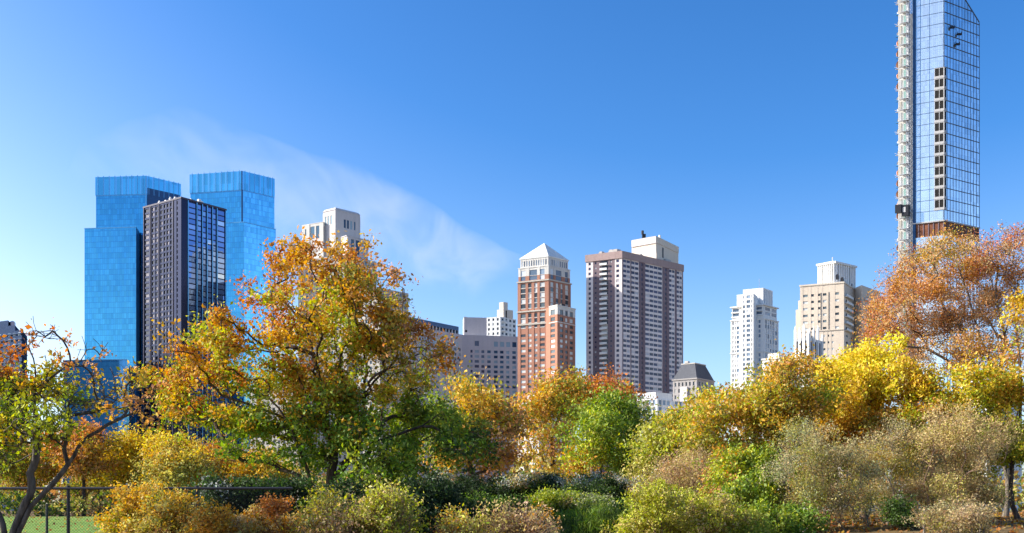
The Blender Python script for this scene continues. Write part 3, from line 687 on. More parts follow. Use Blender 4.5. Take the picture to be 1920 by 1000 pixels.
# ------------------------------------------------------------------ unfinished glass skyscraper
t = building('glass_skyscraper', 'very tall unfinished glass skyscraper with a construction hoist up its left side', 'building', 1770, 700)
b = Vol(t, (1770, 700), (1690, 712), (1836, 719)); zb = b.z(440)
zs = [b.z(22.4 + 20.6 * i) for i in range(-12, 46)]      # every second floor line
gl, gr = b.vl(1712), b.wr
ztop = b.z(-14)
def slant(u): return Z(-58 + (58 + 40) * u / b.wr, 715)
zt0 = b.z(-150)
w = MB(); core = b.sub(.6, b.wr - .5, .6, b.wl); w.box(core, 0, core.wr, 0, core.wl, 0, Z(38, 719)); w.build('core', M['concrete'], t)
for (z0, z1) in ((b.z(414), None), (2, b.z(441))):
    e = MB()
    if z1 is None:
        zr_c, zr_r = b.z(-60), Z(42, 719)
        L_ = [b.pt(0, 0, 0), b.pt(0, gl, 0), b.pt(b.wr, 0, 0)]
        # left glass skin: top edge level; right skin: top edge slopes down to the right
        e.hexa([(*b.pt(0, 0, 0)[:2], z0), (*b.pt(.5, 0, 0)[:2], z0), (*b.pt(.5, gl, 0)[:2], z0), (*b.pt(0, gl, 0)[:2], z0),
                (*b.pt(0, 0, 0)[:2], zr_c), (*b.pt(.5, 0, 0)[:2], zr_c), (*b.pt(.5, gl, 0)[:2], zr_c), (*b.pt(0, gl, 0)[:2], zr_c)],
               [[(0, 0)] * 4, [(0, 0)] * 4, [(0, 0)] * 4, [(0, 0)] * 4, [(0, 0)] * 4, [(gl, z0), (0, z0), (0, zr_c), (gl, zr_c)]])
    else:
        e.box(b, 0, .5, 0, gl, z0, z1)
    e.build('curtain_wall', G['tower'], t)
    e = MB()
    if z1 is None:
        u9 = b.ur(1806); zk = b.z(-2) + 0
        pts = [(0, z0), (b.wr, z0), (b.wr, Z(42, 719)), (u9, Z(-4, 712)), (0, b.z(-60))]
        k = len(e.v)
        e.v = [(*b.pt(u, -.02, 0)[:2], z) for u, z in pts] + [(*b.pt(u, .5, 0)[:2], z) for u, z in pts]
        n = len(pts); e.f = [tuple(range(n)), tuple(reversed(range(n, 2 * n)))] + [(i, i + n, (i + 1) % n + n, (i + 1) % n) for i in range(n)]
        e.uv = [[pts[i] for i in f] if j == 0 else [(0, 0)] * len(f) for j, f in enumerate(e.f)]
        e.f = [tuple(f) for f in e.f]
    else:
        e.box(b, 0, b.wr, -.02, .5, z0, z1)
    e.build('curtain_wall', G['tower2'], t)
e = MB()
def top_r(u): return float(np.interp(u, [0, b.ur(1806), b.wr], [b.z(-60), Z(-4, 712), Z(42, 719)]))
for z in zs:
    if z < 4 or b.z(441) < z < b.z(414): continue
    if z < b.z(-58): e.fbox(b, 'l', 0, gl, z - .12, z + .12, .01, .16)
    us = b.wr
    while us > 1 and top_r(us) < z: us -= .5
    if us > 1: e.fbox(b, 'r', -.15, us, z - .17, z + .17, .03, .42)
e.build('floor_band', M['greybar'], t)
e = MB()
for u in np.linspace(0, b.wr, 13):
    e.fbox(b, 'r', u - .10, u + .10, b.z(414), top_r(u) - .3, .03, .26)
    e.fbox(b, 'r', u - .10, u + .10, 2, b.z(441), .03, .26)
e.build('mullion', M['greybar'], t)
e = MB()
for v in (b.vl(1726), b.vl(1743)): e.fbox(b, 'l', v - .05, v + .05, b.z(414), b.z(-58), .01, .12)
e.fbox(b, 'l', gl - 1.9, gl, 2, b.z(-58), .02, .5)
e.build('mullion', M['dark_and_shade'], t)
e = MB(); k9 = b.ur(1806)
for (ua, ub) in ((0, k9), (k9, b.wr)): e.bar(b.pt(ua, -.1, top_r(ua)), b.pt(ub, -.1, top_r(ub)), .35)
e.build('coping', M['greybar'], t)
# open corner bays
for i, z in enumerate(zs):
    if not (b.z(410) < z < b.z(128) and z > b.z(414)): continue
    zt_, z_ = z + .15, z - 7.45
    yy = HZ - (z - EYE) / 700 * F
    if yy < 140: continue
    v0, v1, u1 = -.06, b.vl(1752.5), b.ur(1773.5)
    e = MB(); zl_ = z + 7.35
    e.box(b, -.55, u1, -.5, v1, z - .02, z + 1.7); e.box(b, -.55, u1, -.5, v1, z + 7.0, z + 7.3)
    for vv in (b.vl(1752.5) - .3, (v1) * .45): e.box(b, -.55, -.1, vv - .16, vv + .16, z + 1.7, z + 7.0)
    e.box(b, -.55, -.05, -.5, .05, z + 1.7, z + 7.0)
    o = e.build('corner_bay', M['rawslab'], t)
    e = MB(); e.fbox(b, 'l', -.3, v1 - .1, z + 1.7, z + 7.0, .03, .3); e.fbox(b, 'r', 0, u1 - .02, z + 1.7, z + 7.0, .05, .3); e.build('opening', M['dark_void'], o)
# service floor left open, red primer steel
e = MB(); e.fbox(b, 'l', -.2, gl, b.z(441), b.z(414), -.6, -.3); e.fbox(b, 'r', 0, b.wr, b.z(441), b.z(414), -.6, -.3); e.build('service_floor', M['primer'], t)
e = MB()
for v in np.linspace(.3, gl - .3, 7): e.fbox(b, 'l', v - .3, v + .3, b.z(441), b.z(414), -.29, .05)
for u in np.linspace(.8, b.wr - .3, 9): e.fbox(b, 'r', u - .3, u + .3, b.z(441), b.z(414), -.29, .05)
e.build('column', M['brown_brick'], t)
e = MB(); e.fbox(b, 'l', -.2, gl, b.z(415), b.z(412.5), .02, .7); e.fbox(b, 'r', -.6, b.wr, b.z(415), b.z(412.5), .05, .7); e.build('slab_edge', M['rawslab'], t)
# concrete strip beside the glass, hoist, landings, nets
gs = b.vl(1685)
e = MB(); e.fbox(b, 'l', b.vl(1705), gs, 2, b.z(-58), -.6, .35); e.build('shear_wall', M['white_stone'], t)
vm0, vm1 = b.vl(1704.5), b.vl(1713)
def F3(v, o, z): return b.pt(-o, v, z)
e = MB()
zz = np.arange(2, b.z(-56), 2.6)
for v in (vm0 + .1, vm1 - .1):
    for o in (1.2, 3.0): e.bar(F3(v, o, 2), F3(v, o, b.z(-56)), .13)
for i, z in enumerate(zz):
    a, c = (vm0, vm1) if i % 2 else (vm1, vm0)
    e.bar(F3(a, 3.0, z), F3(c, 3.0, z + 2.6), .10); e.bar(F3(vm0, 3, z), F3(vm1, 3, z), .10); e.bar(F3(vm1, 1.2, z), F3(vm1, 3, z + 2.6), .09); e.bar(F3(vm0, .3, z), F3(vm0, 3, z), .1)
e.build('hoist_mast', M['steel'], t)
step = zs[0] - zs[1]
for i, z in enumerate(zs):
    yy = HZ - (z - EYE) / 700 * F
    if yy < -40 or yy > 700: continue
    va, vb = b.vl(1693), b.vl(1706)
    e = MB(); e.fbox(b, 'l', va if va < vb else vb, max(va, vb), z - 3.2, z - 2.9, .36, 3.4)
    for v in (va, vb, (va + vb) / 2): e.bar(F3(v, 3.3, z - 3), F3(v, 3.3, z + 3.6), .10)
    e.bar(F3(va, 3.3, z - 1.8), F3(vb, 3.3, z - 1.8), .08); e.bar(F3(va, 3.3, z + 3.6), F3(vb, 3.3, z + 3.6), .08)
    o = e.build('landing', M['steel'], t)
    g1, g2 = b.vl(1701), b.vl(1696.2)
    e = MB(); e.fbox(b, 'l', b.vl(1705.5), g1, z - 2.85, z + 2.7, .40, 1.2); e.build('gate', M['white'], o)
    e = MB(); e.fbox(b, 'l', g1 + .05, g2, z - 2.85, z + 2.4, .40, 1.0); e.build('gate', M['green_panel'], o)
    e = MB(); e.fbox(b, 'l', b.vl(1691.5), b.vl(1686.5), z - 2.85, z + 3.4, .36, .7); e.build('panel', M['pale_stone'] if i % 3 else M['slab'], o)
    # safety net bulging at the slab edge
    e = MB(); P0 = F3(gs, -.5, z - 3.4); rings = []
    nn, ns = 6, 5
    orange = (60 < yy < 160) or (300 < yy < 410) or (430 < yy < 540 and i % 2)
    bul = 1.9 if orange else 1.0 + .5 * ((i * 7) % 3) / 2
    ht = 5.6 if orange else 3.2
    for a in range(nn + 1):
        f = a / nn; zz_ = z - 3.4 + ht * f; r = bul * (math.sin(math.pi * min(1, f * 1.02)) ** .7 if 0 < f < 1 else .1)
        ring = [b.pt(-.2 + 1.7 * (q / (ns - 1) - .0), gs + r * (.7 + .3 * math.sin(i * 2.1 + q * 1.9)), zz_) for q in range(ns)]
        rings.append(ring)
    k = 0
    for ring in rings: e.v += ring
    for a in range(nn):
        for q in range(ns - 1):
            j = a * ns + q; e.f.append((j, j + ns, j + ns + 1, j + 1)); e.uv.append([(0, 0)] * 4)
    e.build('safety_net', M['orange_net'] if orange else M['white_net'], t)
    e = MB(); e.bar(F3(gs - .3, .4, z - 3.4), F3(gs + 2.4, .4, z - 2.0), .16); e.fbox(b, 'l', gs - .1, gs + 1.9, z - 3.7, z - 3.45, -1.5, .4); e.build('outrigger', M['azure_edge'] if i % 2 else M['slab'], t)
# hoist cabin
va, vb = b.vl(1712), b.vl(1689)
e = MB(); z0, z1 = b.z(393), b.z(377); e.fbox(b, 'l', b.vl(1700), vb, z0, z1, 3.5, 6); e.fbox(b, 'l', va, b.vl(1699.5), z0 - 2.5, z1 - .5, 3.2, 5); o = e.build('hoist_cabin', M['darkmetal'], t)
e = MB(); e.fbox(b, 'l', b.vl(1698), b.vl(1690), z1 + .2, z1 + 2.6, 3.9, 4.1); e.fbox(b, 'l', b.vl(1707), b.vl(1702), z0 + .3, z1 - 2.0, 5.01, 5.08); e.build('railing', M['slab'], o)
# window cleaners' cradles
for (px_, yy) in ((1781, 45), (1794, 53), (1791, 73)):
    u = b.ur(px_); z = b.z(yy) - 2
    g_ = empty('work_cradle', (0, 0, 0), {1781: 'small dark work cradle on the skyscraper glass, highest of the three', 1794: 'small dark work cradle on the skyscraper glass, farthest right of the three', 1791: 'small dark work cradle on the skyscraper glass, lowest of the three'}[px_], 'work cradle', 'cradles hanging on the skyscraper')
    q0 = np.array(b.pt(u, -1.6, z)) + np.array(t.location); g_.location = q0
    e = MB(); e.abox(-1.5, 1.5, -.5, .5, 0, .25); e.abox(-1.5, 1.5, -.55, -.45, .25, 1.3); e.abox(-1.5, 1.5, .45, .55, .25, 1.3); e.build('deck', M['darkmetal'], g_)
    for sx in (-1.35, 1.35):
        e = MB(); e.abox(sx - .12, sx + .12, -.2, .2, .25, 2.4); e.build('hanger', M['darkmetal'], g_)
        e = MB(); e.bar((sx, 0, 2.4), (sx, 0, 9), .03); e.build('cable', M['darkmetal'], g_)

# ------------------------------------------------------------------ low pale blocks glimpsed between the trees
def low_block(label, name, c, l, r, py, wall, win, vis=900):
    t = building(name, label, 'building', *c); b = Vol(t, c, l, r); zt = b.z(py); w = MB(); w.box(b, 0, b.wr, 0, b.wl, 0, zt); wins = []
    rows = rows_from(zt - .5, 3, 3.4, 2)
    facade(b, 'l', evenly(.4, b.wl - .4, max(2, int(b.wl / 3.2)), .45), rows, -.3, b.wl, 0, zt, w, wins, .3); facade(b, 'r', evenly(.4, b.wr - .4, max(2, int(b.wr / 3.2)), .45), rows, 0, b.wr, 0, zt, w, wins, .3)
    w.box(b, -.6, b.wr + .3, -.6, b.wl + .3, zt + .004, zt + .6); w.build('wall', wall, t); put_windows(t, wins, win, .06, vis, 40)
    e = MB(); e.box(b, 3, 7, 3, 8, zt + .6, zt + 3); e.build('roof_unit', wall, t)
low_block('pale block glimpsed through the thin orange tree below the brick tower', 'pale_block', (1010, 420), (972, 426), (1048, 430), 752, M['white_stone'], W['pale'])
low_block('white block glimpsed low behind bushes right of the gothic block', 'pale_block', (1465, 430), (1430, 436), (1496, 440), 672, M['white_stone'], W['pale'])
low_block('pale block glimpsed behind the bare branches of the russet tree', 'pale_block', (1850, 420), (1800, 428), (1915, 434), 715, M['white'], W['pale'])
low_block('grey block glimpsed behind lower leaves of the big orange tree', 'grey_block', (560, 520), (470, 530), (680, 545), 722, M['pale_stone'], W['dark'])

# ------------------------------------------------------------------ plants
PIG = dict(
    orange=(.46, .17, .03), rust=(.33, .11, .035), gold=(.52, .31, .035), amber=(.50, .24, .03), yellow=(.60, .45, .035), lemon=(.67, .54, .03),
    lime=(.36, .38, .03), green=(.12, .20, .02), mid=(.20, .26, .03), dark=(.045, .085, .016), olive=(.30, .28, .05), tan=(.47, .35, .16),
    straw=(.52, .40, .17), greytan=(.39, .335, .165), sage=(.27, .29, .15), brown=(.30, .18, .07), pink=(.42, .29, .17), crimson=(.42, .13, .06),
    silver=(.36, .38, .33), deep=(.022, .042, .013), copper=(.49, .25, .095), khaki=(.44, .38, .11))  # deep carries hedge-front shade, silver the light on hedge tops
def pal(s):
    """'orange3 gold2' -> colours with weights"""
    cs, ws = [], []
    for tkn in s.split():
        n = tkn.rstrip('0123456789'); cs.append(PIG[n]); ws.append(float(tkn[len(n):] or 1))
    return np.minimum(np.array(cs) * 1.22, .82), np.array(ws) / sum(ws)

def fast_mesh(name, co, quads, mat, colors=None):
    me = bpy.data.meshes.new(name); n = len(co); q = len(quads)
    me.vertices.add(n); me.vertices.foreach_set('co', np.asarray(co, np.float32).ravel())
    me.loops.add(q * 4); me.loops.foreach_set('vertex_index', np.asarray(quads, np.int32).ravel())
    me.polygons.add(q); me.polygons.foreach_set('loop_start', np.arange(0, q * 4, 4, dtype=np.int32))
    me.update(calc_edges=True)
    if colors is not None:
        a = me.attributes.new('pigment', 'FLOAT_COLOR', 'POINT')
        c4 = np.ones((n, 4), np.float32); c4[:, :3] = colors; a.data.foreach_set('color', c4.ravel())
    me.materials.append(mat); return me
def unit(v): return v / np.maximum(1e-9, np.linalg.norm(v, axis=-1, keepdims=True))

def leaf_mesh(name, ctr, L, Wd, colors, r, droop=.3, face_bias=(0, -.15, .5), size_var=.35):
    n = len(ctr)
    ax = r.normal(size=(n, 3)); ax[:, 2] -= droop; ax = unit(ax)
    nr = unit(r.normal(size=(n, 3)) + np.array(face_bias) * 1.0)
    b = unit(np.cross(nr, ax)); nn = np.cross(ax, b)
    sz = np.clip(1 + size_var * r.normal(size=(n, 1)), .45, 1.9)
    l, w = L * sz, Wd * sz
    cv = nn * l * r.uniform(-.18, .18, (n, 1))
    v = np.stack([ctr - ax * l * .5, ctr + b * w * .5 + cv, ctr + ax * l * .5, ctr - b * w * .5 + cv], 1).reshape(-1, 3)
    return fast_mesh(name, v, np.arange(n * 4).reshape(n, 4), LEAF, np.repeat(colors, 4, 0))

def catmull(P, step):
    P = [np.array(p, float) for p in P]; out = [P[0]]
    Q = [2 * P[0] - P[1]] + P + [2 * P[-1] - P[-2]]
    for i in range(1, len(Q) - 2):
        p0, p1, p2, p3 = Q[i - 1:i + 3]; n = max(1, int(np.linalg.norm(p2 - p1) / step))
        for k in range(1, n + 1):
            t = k / n
            out.append(.5 * (2 * p1 + (p2 - p0) * t + (2 * p0 - 5 * p1 + 4 * p2 - p3) * t * t + (3 * p1 - p0 - 3 * p2 + p3) * t ** 3))
    return out

def grow(seeds, limbs, A, bf, step, r, wob):
    pos, par, plen = [], [], []
    def add(p, pa):
        pos.append(np.array(p, float)); par.append(pa)
        plen.append(0. if pa < 0 else plen[pa] + np.linalg.norm(pos[-1] - pos[pa])); return len(pos) - 1
    for s in seeds: add(s, -1)
    for k, lm in enumerate(limbs):
        pts = catmull(lm, step)
        d = np.linalg.norm(np.array(pos) - pts[0], axis=1); last = int(d.argmin())
        for p in pts:
            if np.linalg.norm(p - pos[last]) > .25 * step: last = add(p + r.normal(size=3) * wob * .4, last)
    n = len(A); alive = np.ones(n, bool)
    P = np.array(pos); PL = np.array(plen)
    best = np.full(n, 1e9); bn = np.zeros(n, int)
    for i in range(len(P)):
        c = np.linalg.norm(A - P[i], axis=1) + bf * PL[i]; m = c < best; best[m] = c[m]; bn[m] = i
    tips = np.zeros(n, int)
    for _ in range(n):
        j = int(np.where(alive, best, 1e9).argmin()); alive[j] = False
        i = bn[j]; p0 = pos[i]; v = A[j] - p0; L = np.linalg.norm(v); k = max(1, int(L / step)); last = i
        back = pos[i] - pos[par[i]] if par[i] >= 0 else np.array((0, 0, 1.))
        bl = np.linalg.norm(back); back = back / bl if bl > 1e-6 else np.array((0, 0, 1.))
        for q in range(1, k + 1):
            t = q / k; p = p0 + v * t
            if q < k: p = p + (back * .22 + np.array((0, 0, .10))) * L * t * (1 - t) * 1.6 + r.normal(size=3) * wob * min(1, L)
            last = add(p, last)
            c = np.linalg.norm(A - p, axis=1) + bf * plen[last]; m = alive & (c < best); best[m] = c[m]; bn[m] = last
        tips[j] = last
    return np.array(pos), np.array(par), tips

def branch_mesh(name, pos, par, rad, mat, minr=0.):
    n = len(pos); kids = [[] for _ in range(n)]
    for i, p in enumerate(par):
        if p >= 0: kids[p].append(i)
    V, Q = [], []
    starts = [(i, -1) for i in range(n) if par[i] < 0]
    nv = 0
    while starts:
        s, p = starts.pop(); ch = [s]; 
        while kids[ch[-1]]:
            ks = sorted(kids[ch[-1]], key=lambda q: -rad[q]); ch.append(ks[0]); starts += [(q, ch[-2]) for q in ks[1:]]
        rr = rad[ch]; P = pos[ch]
        if p >= 0: P = np.vstack([pos[p], P]); rr = np.concatenate([[min(rad[p], rr[0] * 1.15)], rr])
        if len(P) < 2: continue
        ns = 9 if rr[0] > .09 else 5 if rr[0] > .03 else 3
        T = np.gradient(P, axis=0); T = unit(T)
        ref = np.array((1., .3, 0)) if abs(T[0, 2]) > .8 else np.array((0, 0, 1.))
        E = unit(np.cross(T, np.tile(ref, (len(P), 1)))); Gv = np.cross(T, E)
        an = np.arange(ns) * 2 * np.pi / ns
        ring = P[:, None, :] + rr[:, None, None] * (np.cos(an)[None, :, None] * E[:, None, :] + np.sin(an)[None, :, None] * Gv[:, None, :])
        V.append(ring.reshape(-1, 3)); m = len(P)
        a = (np.arange(m - 1)[:, None] * ns + np.arange(ns)[None, :]); b = (np.arange(m - 1)[:, None] * ns + (np.arange(ns)[None, :] + 1) % ns)
        Q.append(np.stack([a, b, b + ns, a + ns], -1).reshape(-1, 4) + nv); nv += m * ns
    me = fast_mesh(name, np.vstack(V), np.vstack(Q), mat)
    me.polygons.foreach_set('use_smooth', np.ones(len(me.polygons), bool)); return me

def plant(name, label, cat, D, base, blobs, leaf, nl, bark='dark', r0=.2, limbs=(), bf=.35, group=None, natt=200, spread=.25, bare=.08,
          twigs=2, twig=.5, seed=1, wob=.04, stems=1, stem_w=0., flat=.85, jit=.2, tipr=.006, parts=('trunk', 'crown'), depth=None, sink=.15, droop=.3, deepness=.55, ragged=.12, up=.25, lsc=.78, nsc=1.45, lobed=.55):
    natt = int(natt * 1.15)
    leaf = (leaf[0] * lsc, leaf[1] * lsc); nl = nl * nsc
    """blobs: (px, py, rx, ry, palette[, weight[, metres behind D]]) in photograph pixels at distance D"""
    r = np.random.default_rng(seed)
    m = D / F
    bx = X(base[0], D); bz = float(terrain(bx, D)) - sink
    root = empty(name, (bx, D, bz), label, cat, group)
    O = np.array((bx, D, bz))
    def W3(px, py, dy=0): return np.array((X(px, D + dy), D + dy, Z(py, D + dy))) - O
    ws = np.array([bl[2] * bl[3] * (bl[5] if len(bl) > 5 else 1) for bl in blobs]); cnt = np.maximum(3, np.round(ws / ws.sum() * natt)).astype(int)
    A, B = [], []
    x_lo = min(b[0] - b[2] for b in blobs); x_hi = max(b[0] + b[2] for b in blobs); xm, hw = (x_lo + x_hi) / 2, (x_hi - x_lo) / 2
    dzs = deepness * hw * m * np.array([math.sqrt(max(.05, 1 - ((b[0] - xm) / hw) ** 2)) for b in blobs]) * r.permutation(np.linspace(-1, .9, len(blobs)))
    for i, bl in enumerate(blobs):
        c = W3(bl[0], bl[1], bl[6] if len(bl) > 6 else dzs[i]); rx, rz = bl[2] * m * .88, bl[3] * m * .88
        ry = max(depth or 0, .45 * (rx + rz))
        lob = unit(r.normal(size=(5, 3))) * r.uniform(.6, 1.0, (5, 1)); lr = r.uniform(.28, .5, 5); pick = np.where(r.uniform(size=cnt[i]) < lobed, r.integers(0, 5, cnt[i]), -1)
        d = unit(r.normal(size=(cnt[i], 3))); f = r.uniform(0, 1, (cnt[i], 1)) ** .42
        far_ = r.uniform(size=(cnt[i], 1)) < ragged; f[far_] = r.uniform(1.0, 1.42, int(far_.sum()))
        f *= 1 + .22 * np.sin(d[:, :1] * 5 + i) * np.cos(d[:, 2:] * 6 + 2 * i) + r.normal(size=(cnt[i], 1)) * .10
        q = d * f; w_ = pick >= 0; q[w_] = lob[pick[w_]] + d[w_] * f[w_] * lr[pick[w_]][:, None]
        A.append(c + q * np.array((rx, ry, rz))); B += [i] * cnt[i]
    A = np.vstack(A); B = np.array(B)
    ground = terrain(A[:, 0] + bx, A[:, 1] + D) - bz
    A[:, 2] = np.maximum(A[:, 2], ground + .08 + r.uniform(0, .15, len(A)))
    step = max(.12, 13 * m)
    seeds = [np.zeros(3)]
    for k in range(stems - 1):
        q = r.normal(size=2) * (stem_w, stem_w * .5)
        seeds.append(np.array((q[0], q[1], float(terrain(bx + q[0], D + q[1])) - sink - bz)))
    lm = [[W3(*p) if len(p) < 3 else W3(*p) for p in L_] for L_ in limbs]
    pos, par, tips = grow(seeds, lm, A, bf, step, r, wob)
    # fine twigs at every tip
    pos = list(pos); par = list(par); leafpts, leafid = [], []
    for j, tp in enumerate(tips):
        leafpts.append(A[j]); leafid.append(j)
        back = unit(pos[tp] - pos[par[tp]]) if par[tp] >= 0 else np.array((0, 0, 1.))
        for _ in range(twigs):
            d = unit(back * .7 + r.normal(size=3) * .75 + np.array((0, 0, up))); L = twig * r.uniform(.5, 1.3); last = tp; p = pos[tp]
            for q in range(2):
                p = p + d * L * .5 + r.normal(size=3) * L * .07; pos.append(p); par.append(last); last = len(pos) - 1
                leafpts.append(p); leafid.append(j)
    pos = np.array(pos); par = np.array(par); n = len(pos)
    e = 2.35; acc = np.zeros(n); order = range(n - 1, -1, -1); rad = np.zeros(n)
    for i in order:
        rad[i] = (acc[i] or tipr ** e) ** (1 / e)
        if par[i] >= 0: acc[par[i]] += rad[i] ** e
    rb = rad[par < 0].max(); ex = math.log(r0 / tipr) / math.log(max(rb / tipr, 1.01)); rad = tipr * (rad / tipr) ** ex
    rt = np.where(par < 0)[0]
    hgt = pos[:, 2]; fl = 1 + .5 * np.clip(1 - hgt / max(.8, r0 * 4), 0, 1) ** 2
    rad = np.minimum(rad * fl, r0 * 1.5)
    t_ = bpy.data.objects.new(parts[0], branch_mesh(parts[0], pos, par, rad, BARK[bark])); col.objects.link(t_); t_.parent = root
    # leaves
    leafpts = np.array(leafpts); leafid = np.array(leafid)
    na = len(A); dens = np.clip(r.normal(1, .4, na), .2, 2); dens[r.uniform(size=na) < bare] = 0
    pals = [pal(bl[4]) for bl in blobs]
    acol = np.array([pals[B[j]][0][r.choice(len(pals[B[j]][1]), p=pals[B[j]][1])] for j in range(na)])
    num = r.poisson(nl * dens[leafid] / (1 + 2 * twigs))
    idx = np.repeat(np.arange(len(leafpts)), num)
    ctr = leafpts[idx] + r.normal(size=(len(idx), 3)) * spread * np.array((1, 1, .8))
    cc = acol[leafid[idx]].copy()
    sw = r.uniform(size=len(idx)) < .3
    for i in range(len(blobs)):
        mm = sw & (B[leafid[idx]] == i); k = int(mm.sum())
        if k: cc[mm] = pals[i][0][r.choice(len(pals[i][1]), size=k, p=pals[i][1])]
    cc *= np.clip(1 + jit * r.normal(size=(len(idx), 1)), .5, 1.6) * (1 + .06 * r.normal(size=(len(idx), 3)))
    cc = np.clip(cc, .005, .85)
    gr = terrain(ctr[:, 0] + bx, ctr[:, 1] + D) - bz + .03
    ok = ctr[:, 2] > gr; ctr, cc = ctr[ok], cc[ok]
    o = bpy.data.objects.new(parts[1], leaf_mesh(parts[1], ctr, leaf[0], leaf[1], cc, r, droop)); col.objects.link(o); o.parent = root
    return root

TREES_FAR = 'autumn trees along the far side of the lawn'
# --- the big multi-stemmed tree in the middle
plant('autumn_tree', 'big spreading tree with orange top and green lower leaves left of centre', 'tree', 38, (622, 1040),
  [(598, 492, 62, 34, 'orange3 gold4 amber2', .8), (665, 488, 44, 26, 'orange3 gold2', .6), (710, 520, 30, 34, 'copper3 gold', .35), (520, 520, 44, 40, 'orange3 amber2 gold3', .9),
   (497, 560, 26, 34, 'orange3 rust', .8), (590, 560, 90, 42, 'gold4 amber2 orange lime2'), (690, 560, 56, 46, 'gold2 amber2 orange olive', .55), (742, 560, 34, 50, 'gold copper olive', .25),
   (560, 622, 80, 42, 'gold2 orange2 lime2 amber'), (650, 628, 86, 46, 'gold3 lime3 amber mid'), (470, 640, 60, 36, 'orange3 amber2 gold3 lime'), (405, 640, 38, 44, 'gold3 lime2 amber'),
   (335, 660, 40, 26, 'orange2 amber2 gold2', .9), (312, 722, 40, 34, 'orange2 gold2 lime', 1), (370, 706, 60, 36, 'orange2 gold3 lime2 amber'), (455, 712, 62, 40, 'lime2 mid2 gold2 olive'),
   (740, 640, 60, 60, 'olive2 gold2 copper', .5), (790, 650, 44, 46, 'orange copper2 gold', .35), (835, 690, 30, 30, 'orange2 gold', .35), (560, 720, 96, 48, 'gold3 amber orange lime2 mid'), (660, 720, 90, 50, 'lime2 mid2 gold2 amber olive'),
   (760, 720, 70, 50, 'mid2 lime2 olive2 gold2', .8), (430, 790, 80, 30, 'mid2 gold2 lime2 green', 1.45), (350, 770, 44, 36, 'lime2 gold orange mid'), (520, 800, 92, 40, 'mid3 gold2 lime green2', 1.45), (640, 810, 96, 46, 'mid3 green3 lime gold2', 1.45),
   (770, 800, 86, 50, 'green3 mid3 lime olive', 1.45), (850, 790, 44, 40, 'green2 mid2 olive2 lime', .6), (860, 845, 60, 34, 'green3 dark2 mid2'), (720, 870, 90, 36, 'green2 mid2 lime', 1.3), (560, 866, 80, 26, 'green3 mid2 lime', .8), (415, 848, 52, 18, 'green3 mid2', .8)],
  (.17, .10), 52, 'dark', .24, natt=960, spread=.15, bare=.2, twigs=4, twig=.48, seed=11, bf=.3, wob=.05, depth=1.9,
  limbs=[[(622, 1040), (624, 960), (622, 900), (626, 850), (612, 790), (606, 725), (588, 665), (574, 615), (545, 580), (512, 545)],
         [(600, 1038, -.5), (590, 960, -.5), (586, 925, -.4), (560, 892, -.3), (535, 884), (495, 866), (430, 864), (385, 854)], [(588, 930, -.4), (578, 885, -.6), (560, 840, -.8), (540, 790, -1), (500, 740, -1)],
         [(626, 850), (640, 810), (626, 755), (640, 700), (628, 640), (632, 590), (662, 566)], [(624, 900), (655, 862), (680, 800), (684, 730), (690, 672), (700, 610)],
         [(684, 740), (710, 705), (742, 676), (746, 640), (762, 604)], [(640, 870), (680, 838), (735, 818), (790, 800)], [(606, 780), (548, 786), (500, 770), (450, 755), (415, 740)],
         [(586, 662), (546, 650), (520, 660), (480, 655)], [(640, 1040, .6), (650, 960, .6), (655, 900, .5), (690, 850, .8), (720, 790, 1.2)]])

# --- crab-apple like tree at the left edge
plant('crooked_tree', 'crooked leaning grey-barked tree with thin leaves at the left edge', 'tree', 20, (8, 1118),
  [(6, 655, 24, 16, 'orange4 rust', .5), (8, 700, 40, 20, 'orange2 lime gold', .6), (75, 628, 20, 14, 'orange3 copper', .5), (105, 632, 20, 14, 'copper2 rust', .3), (155, 680, 30, 14, 'orange copper', .2), (170, 660, 30, 20, 'copper', .1),
   (30, 730, 70, 40, 'lime4 yellow3 mid'), (95, 730, 44, 40, 'lime2 yellow mid gold', .6), (10, 790, 50, 50, 'lime3 mid2 yellow green'), (80, 800, 50, 44, 'lime2 mid', .5), (115, 760, 40, 34, 'mid lime', .3), (20, 850, 40, 30, 'mid2 lime', .6), (55, 820, 24, 20, 'gold lime', .4),
   (150, 765, 40, 26, 'lime gold yellow', .25), (200, 745, 44, 36, 'gold2 lime yellow', .32), (238, 712, 24, 30, 'gold2 lime2', .5), (250, 770, 40, 26, 'gold copper', .22), (275, 735, 20, 30, 'gold copper', .2), (200, 830, 30, 14, 'gold', .1), (190, 700, 20, 20, 'copper', .15)],
  (.105, .065), 18, 'mottled', .10, natt=330, spread=.07, bare=.30, twigs=3, twig=.26, seed=5, bf=.25, wob=.015, depth=.8,
  limbs=[[(8, 1118), (14, 1040), (26, 993), (46, 947), (60, 915), (56, 888), (68, 862), (67, 815), (76, 797), (64, 768), (64, 736), (74, 726), (101, 704), (132, 682), (167, 675), (188, 670)],
         [(14, 1040), (37, 995), (58, 950), (96, 911), (128, 871), (154, 828), (176, 814), (211, 792), (246, 776), (284, 764)], [(66, 745), (66, 700), (62, 672), (52, 648), (70, 630)],
         [(76, 797), (110, 783), (150, 777), (194, 768), (220, 748), (244, 728)], [(163, 826), (190, 823), (215, 836), (232, 838)], [(14, 1040), (4, 985), (-14, 940), (-30, 880), (-24, 800)], [(128, 871), (120, 840), (135, 800), (120, 760), (108, 735)]])

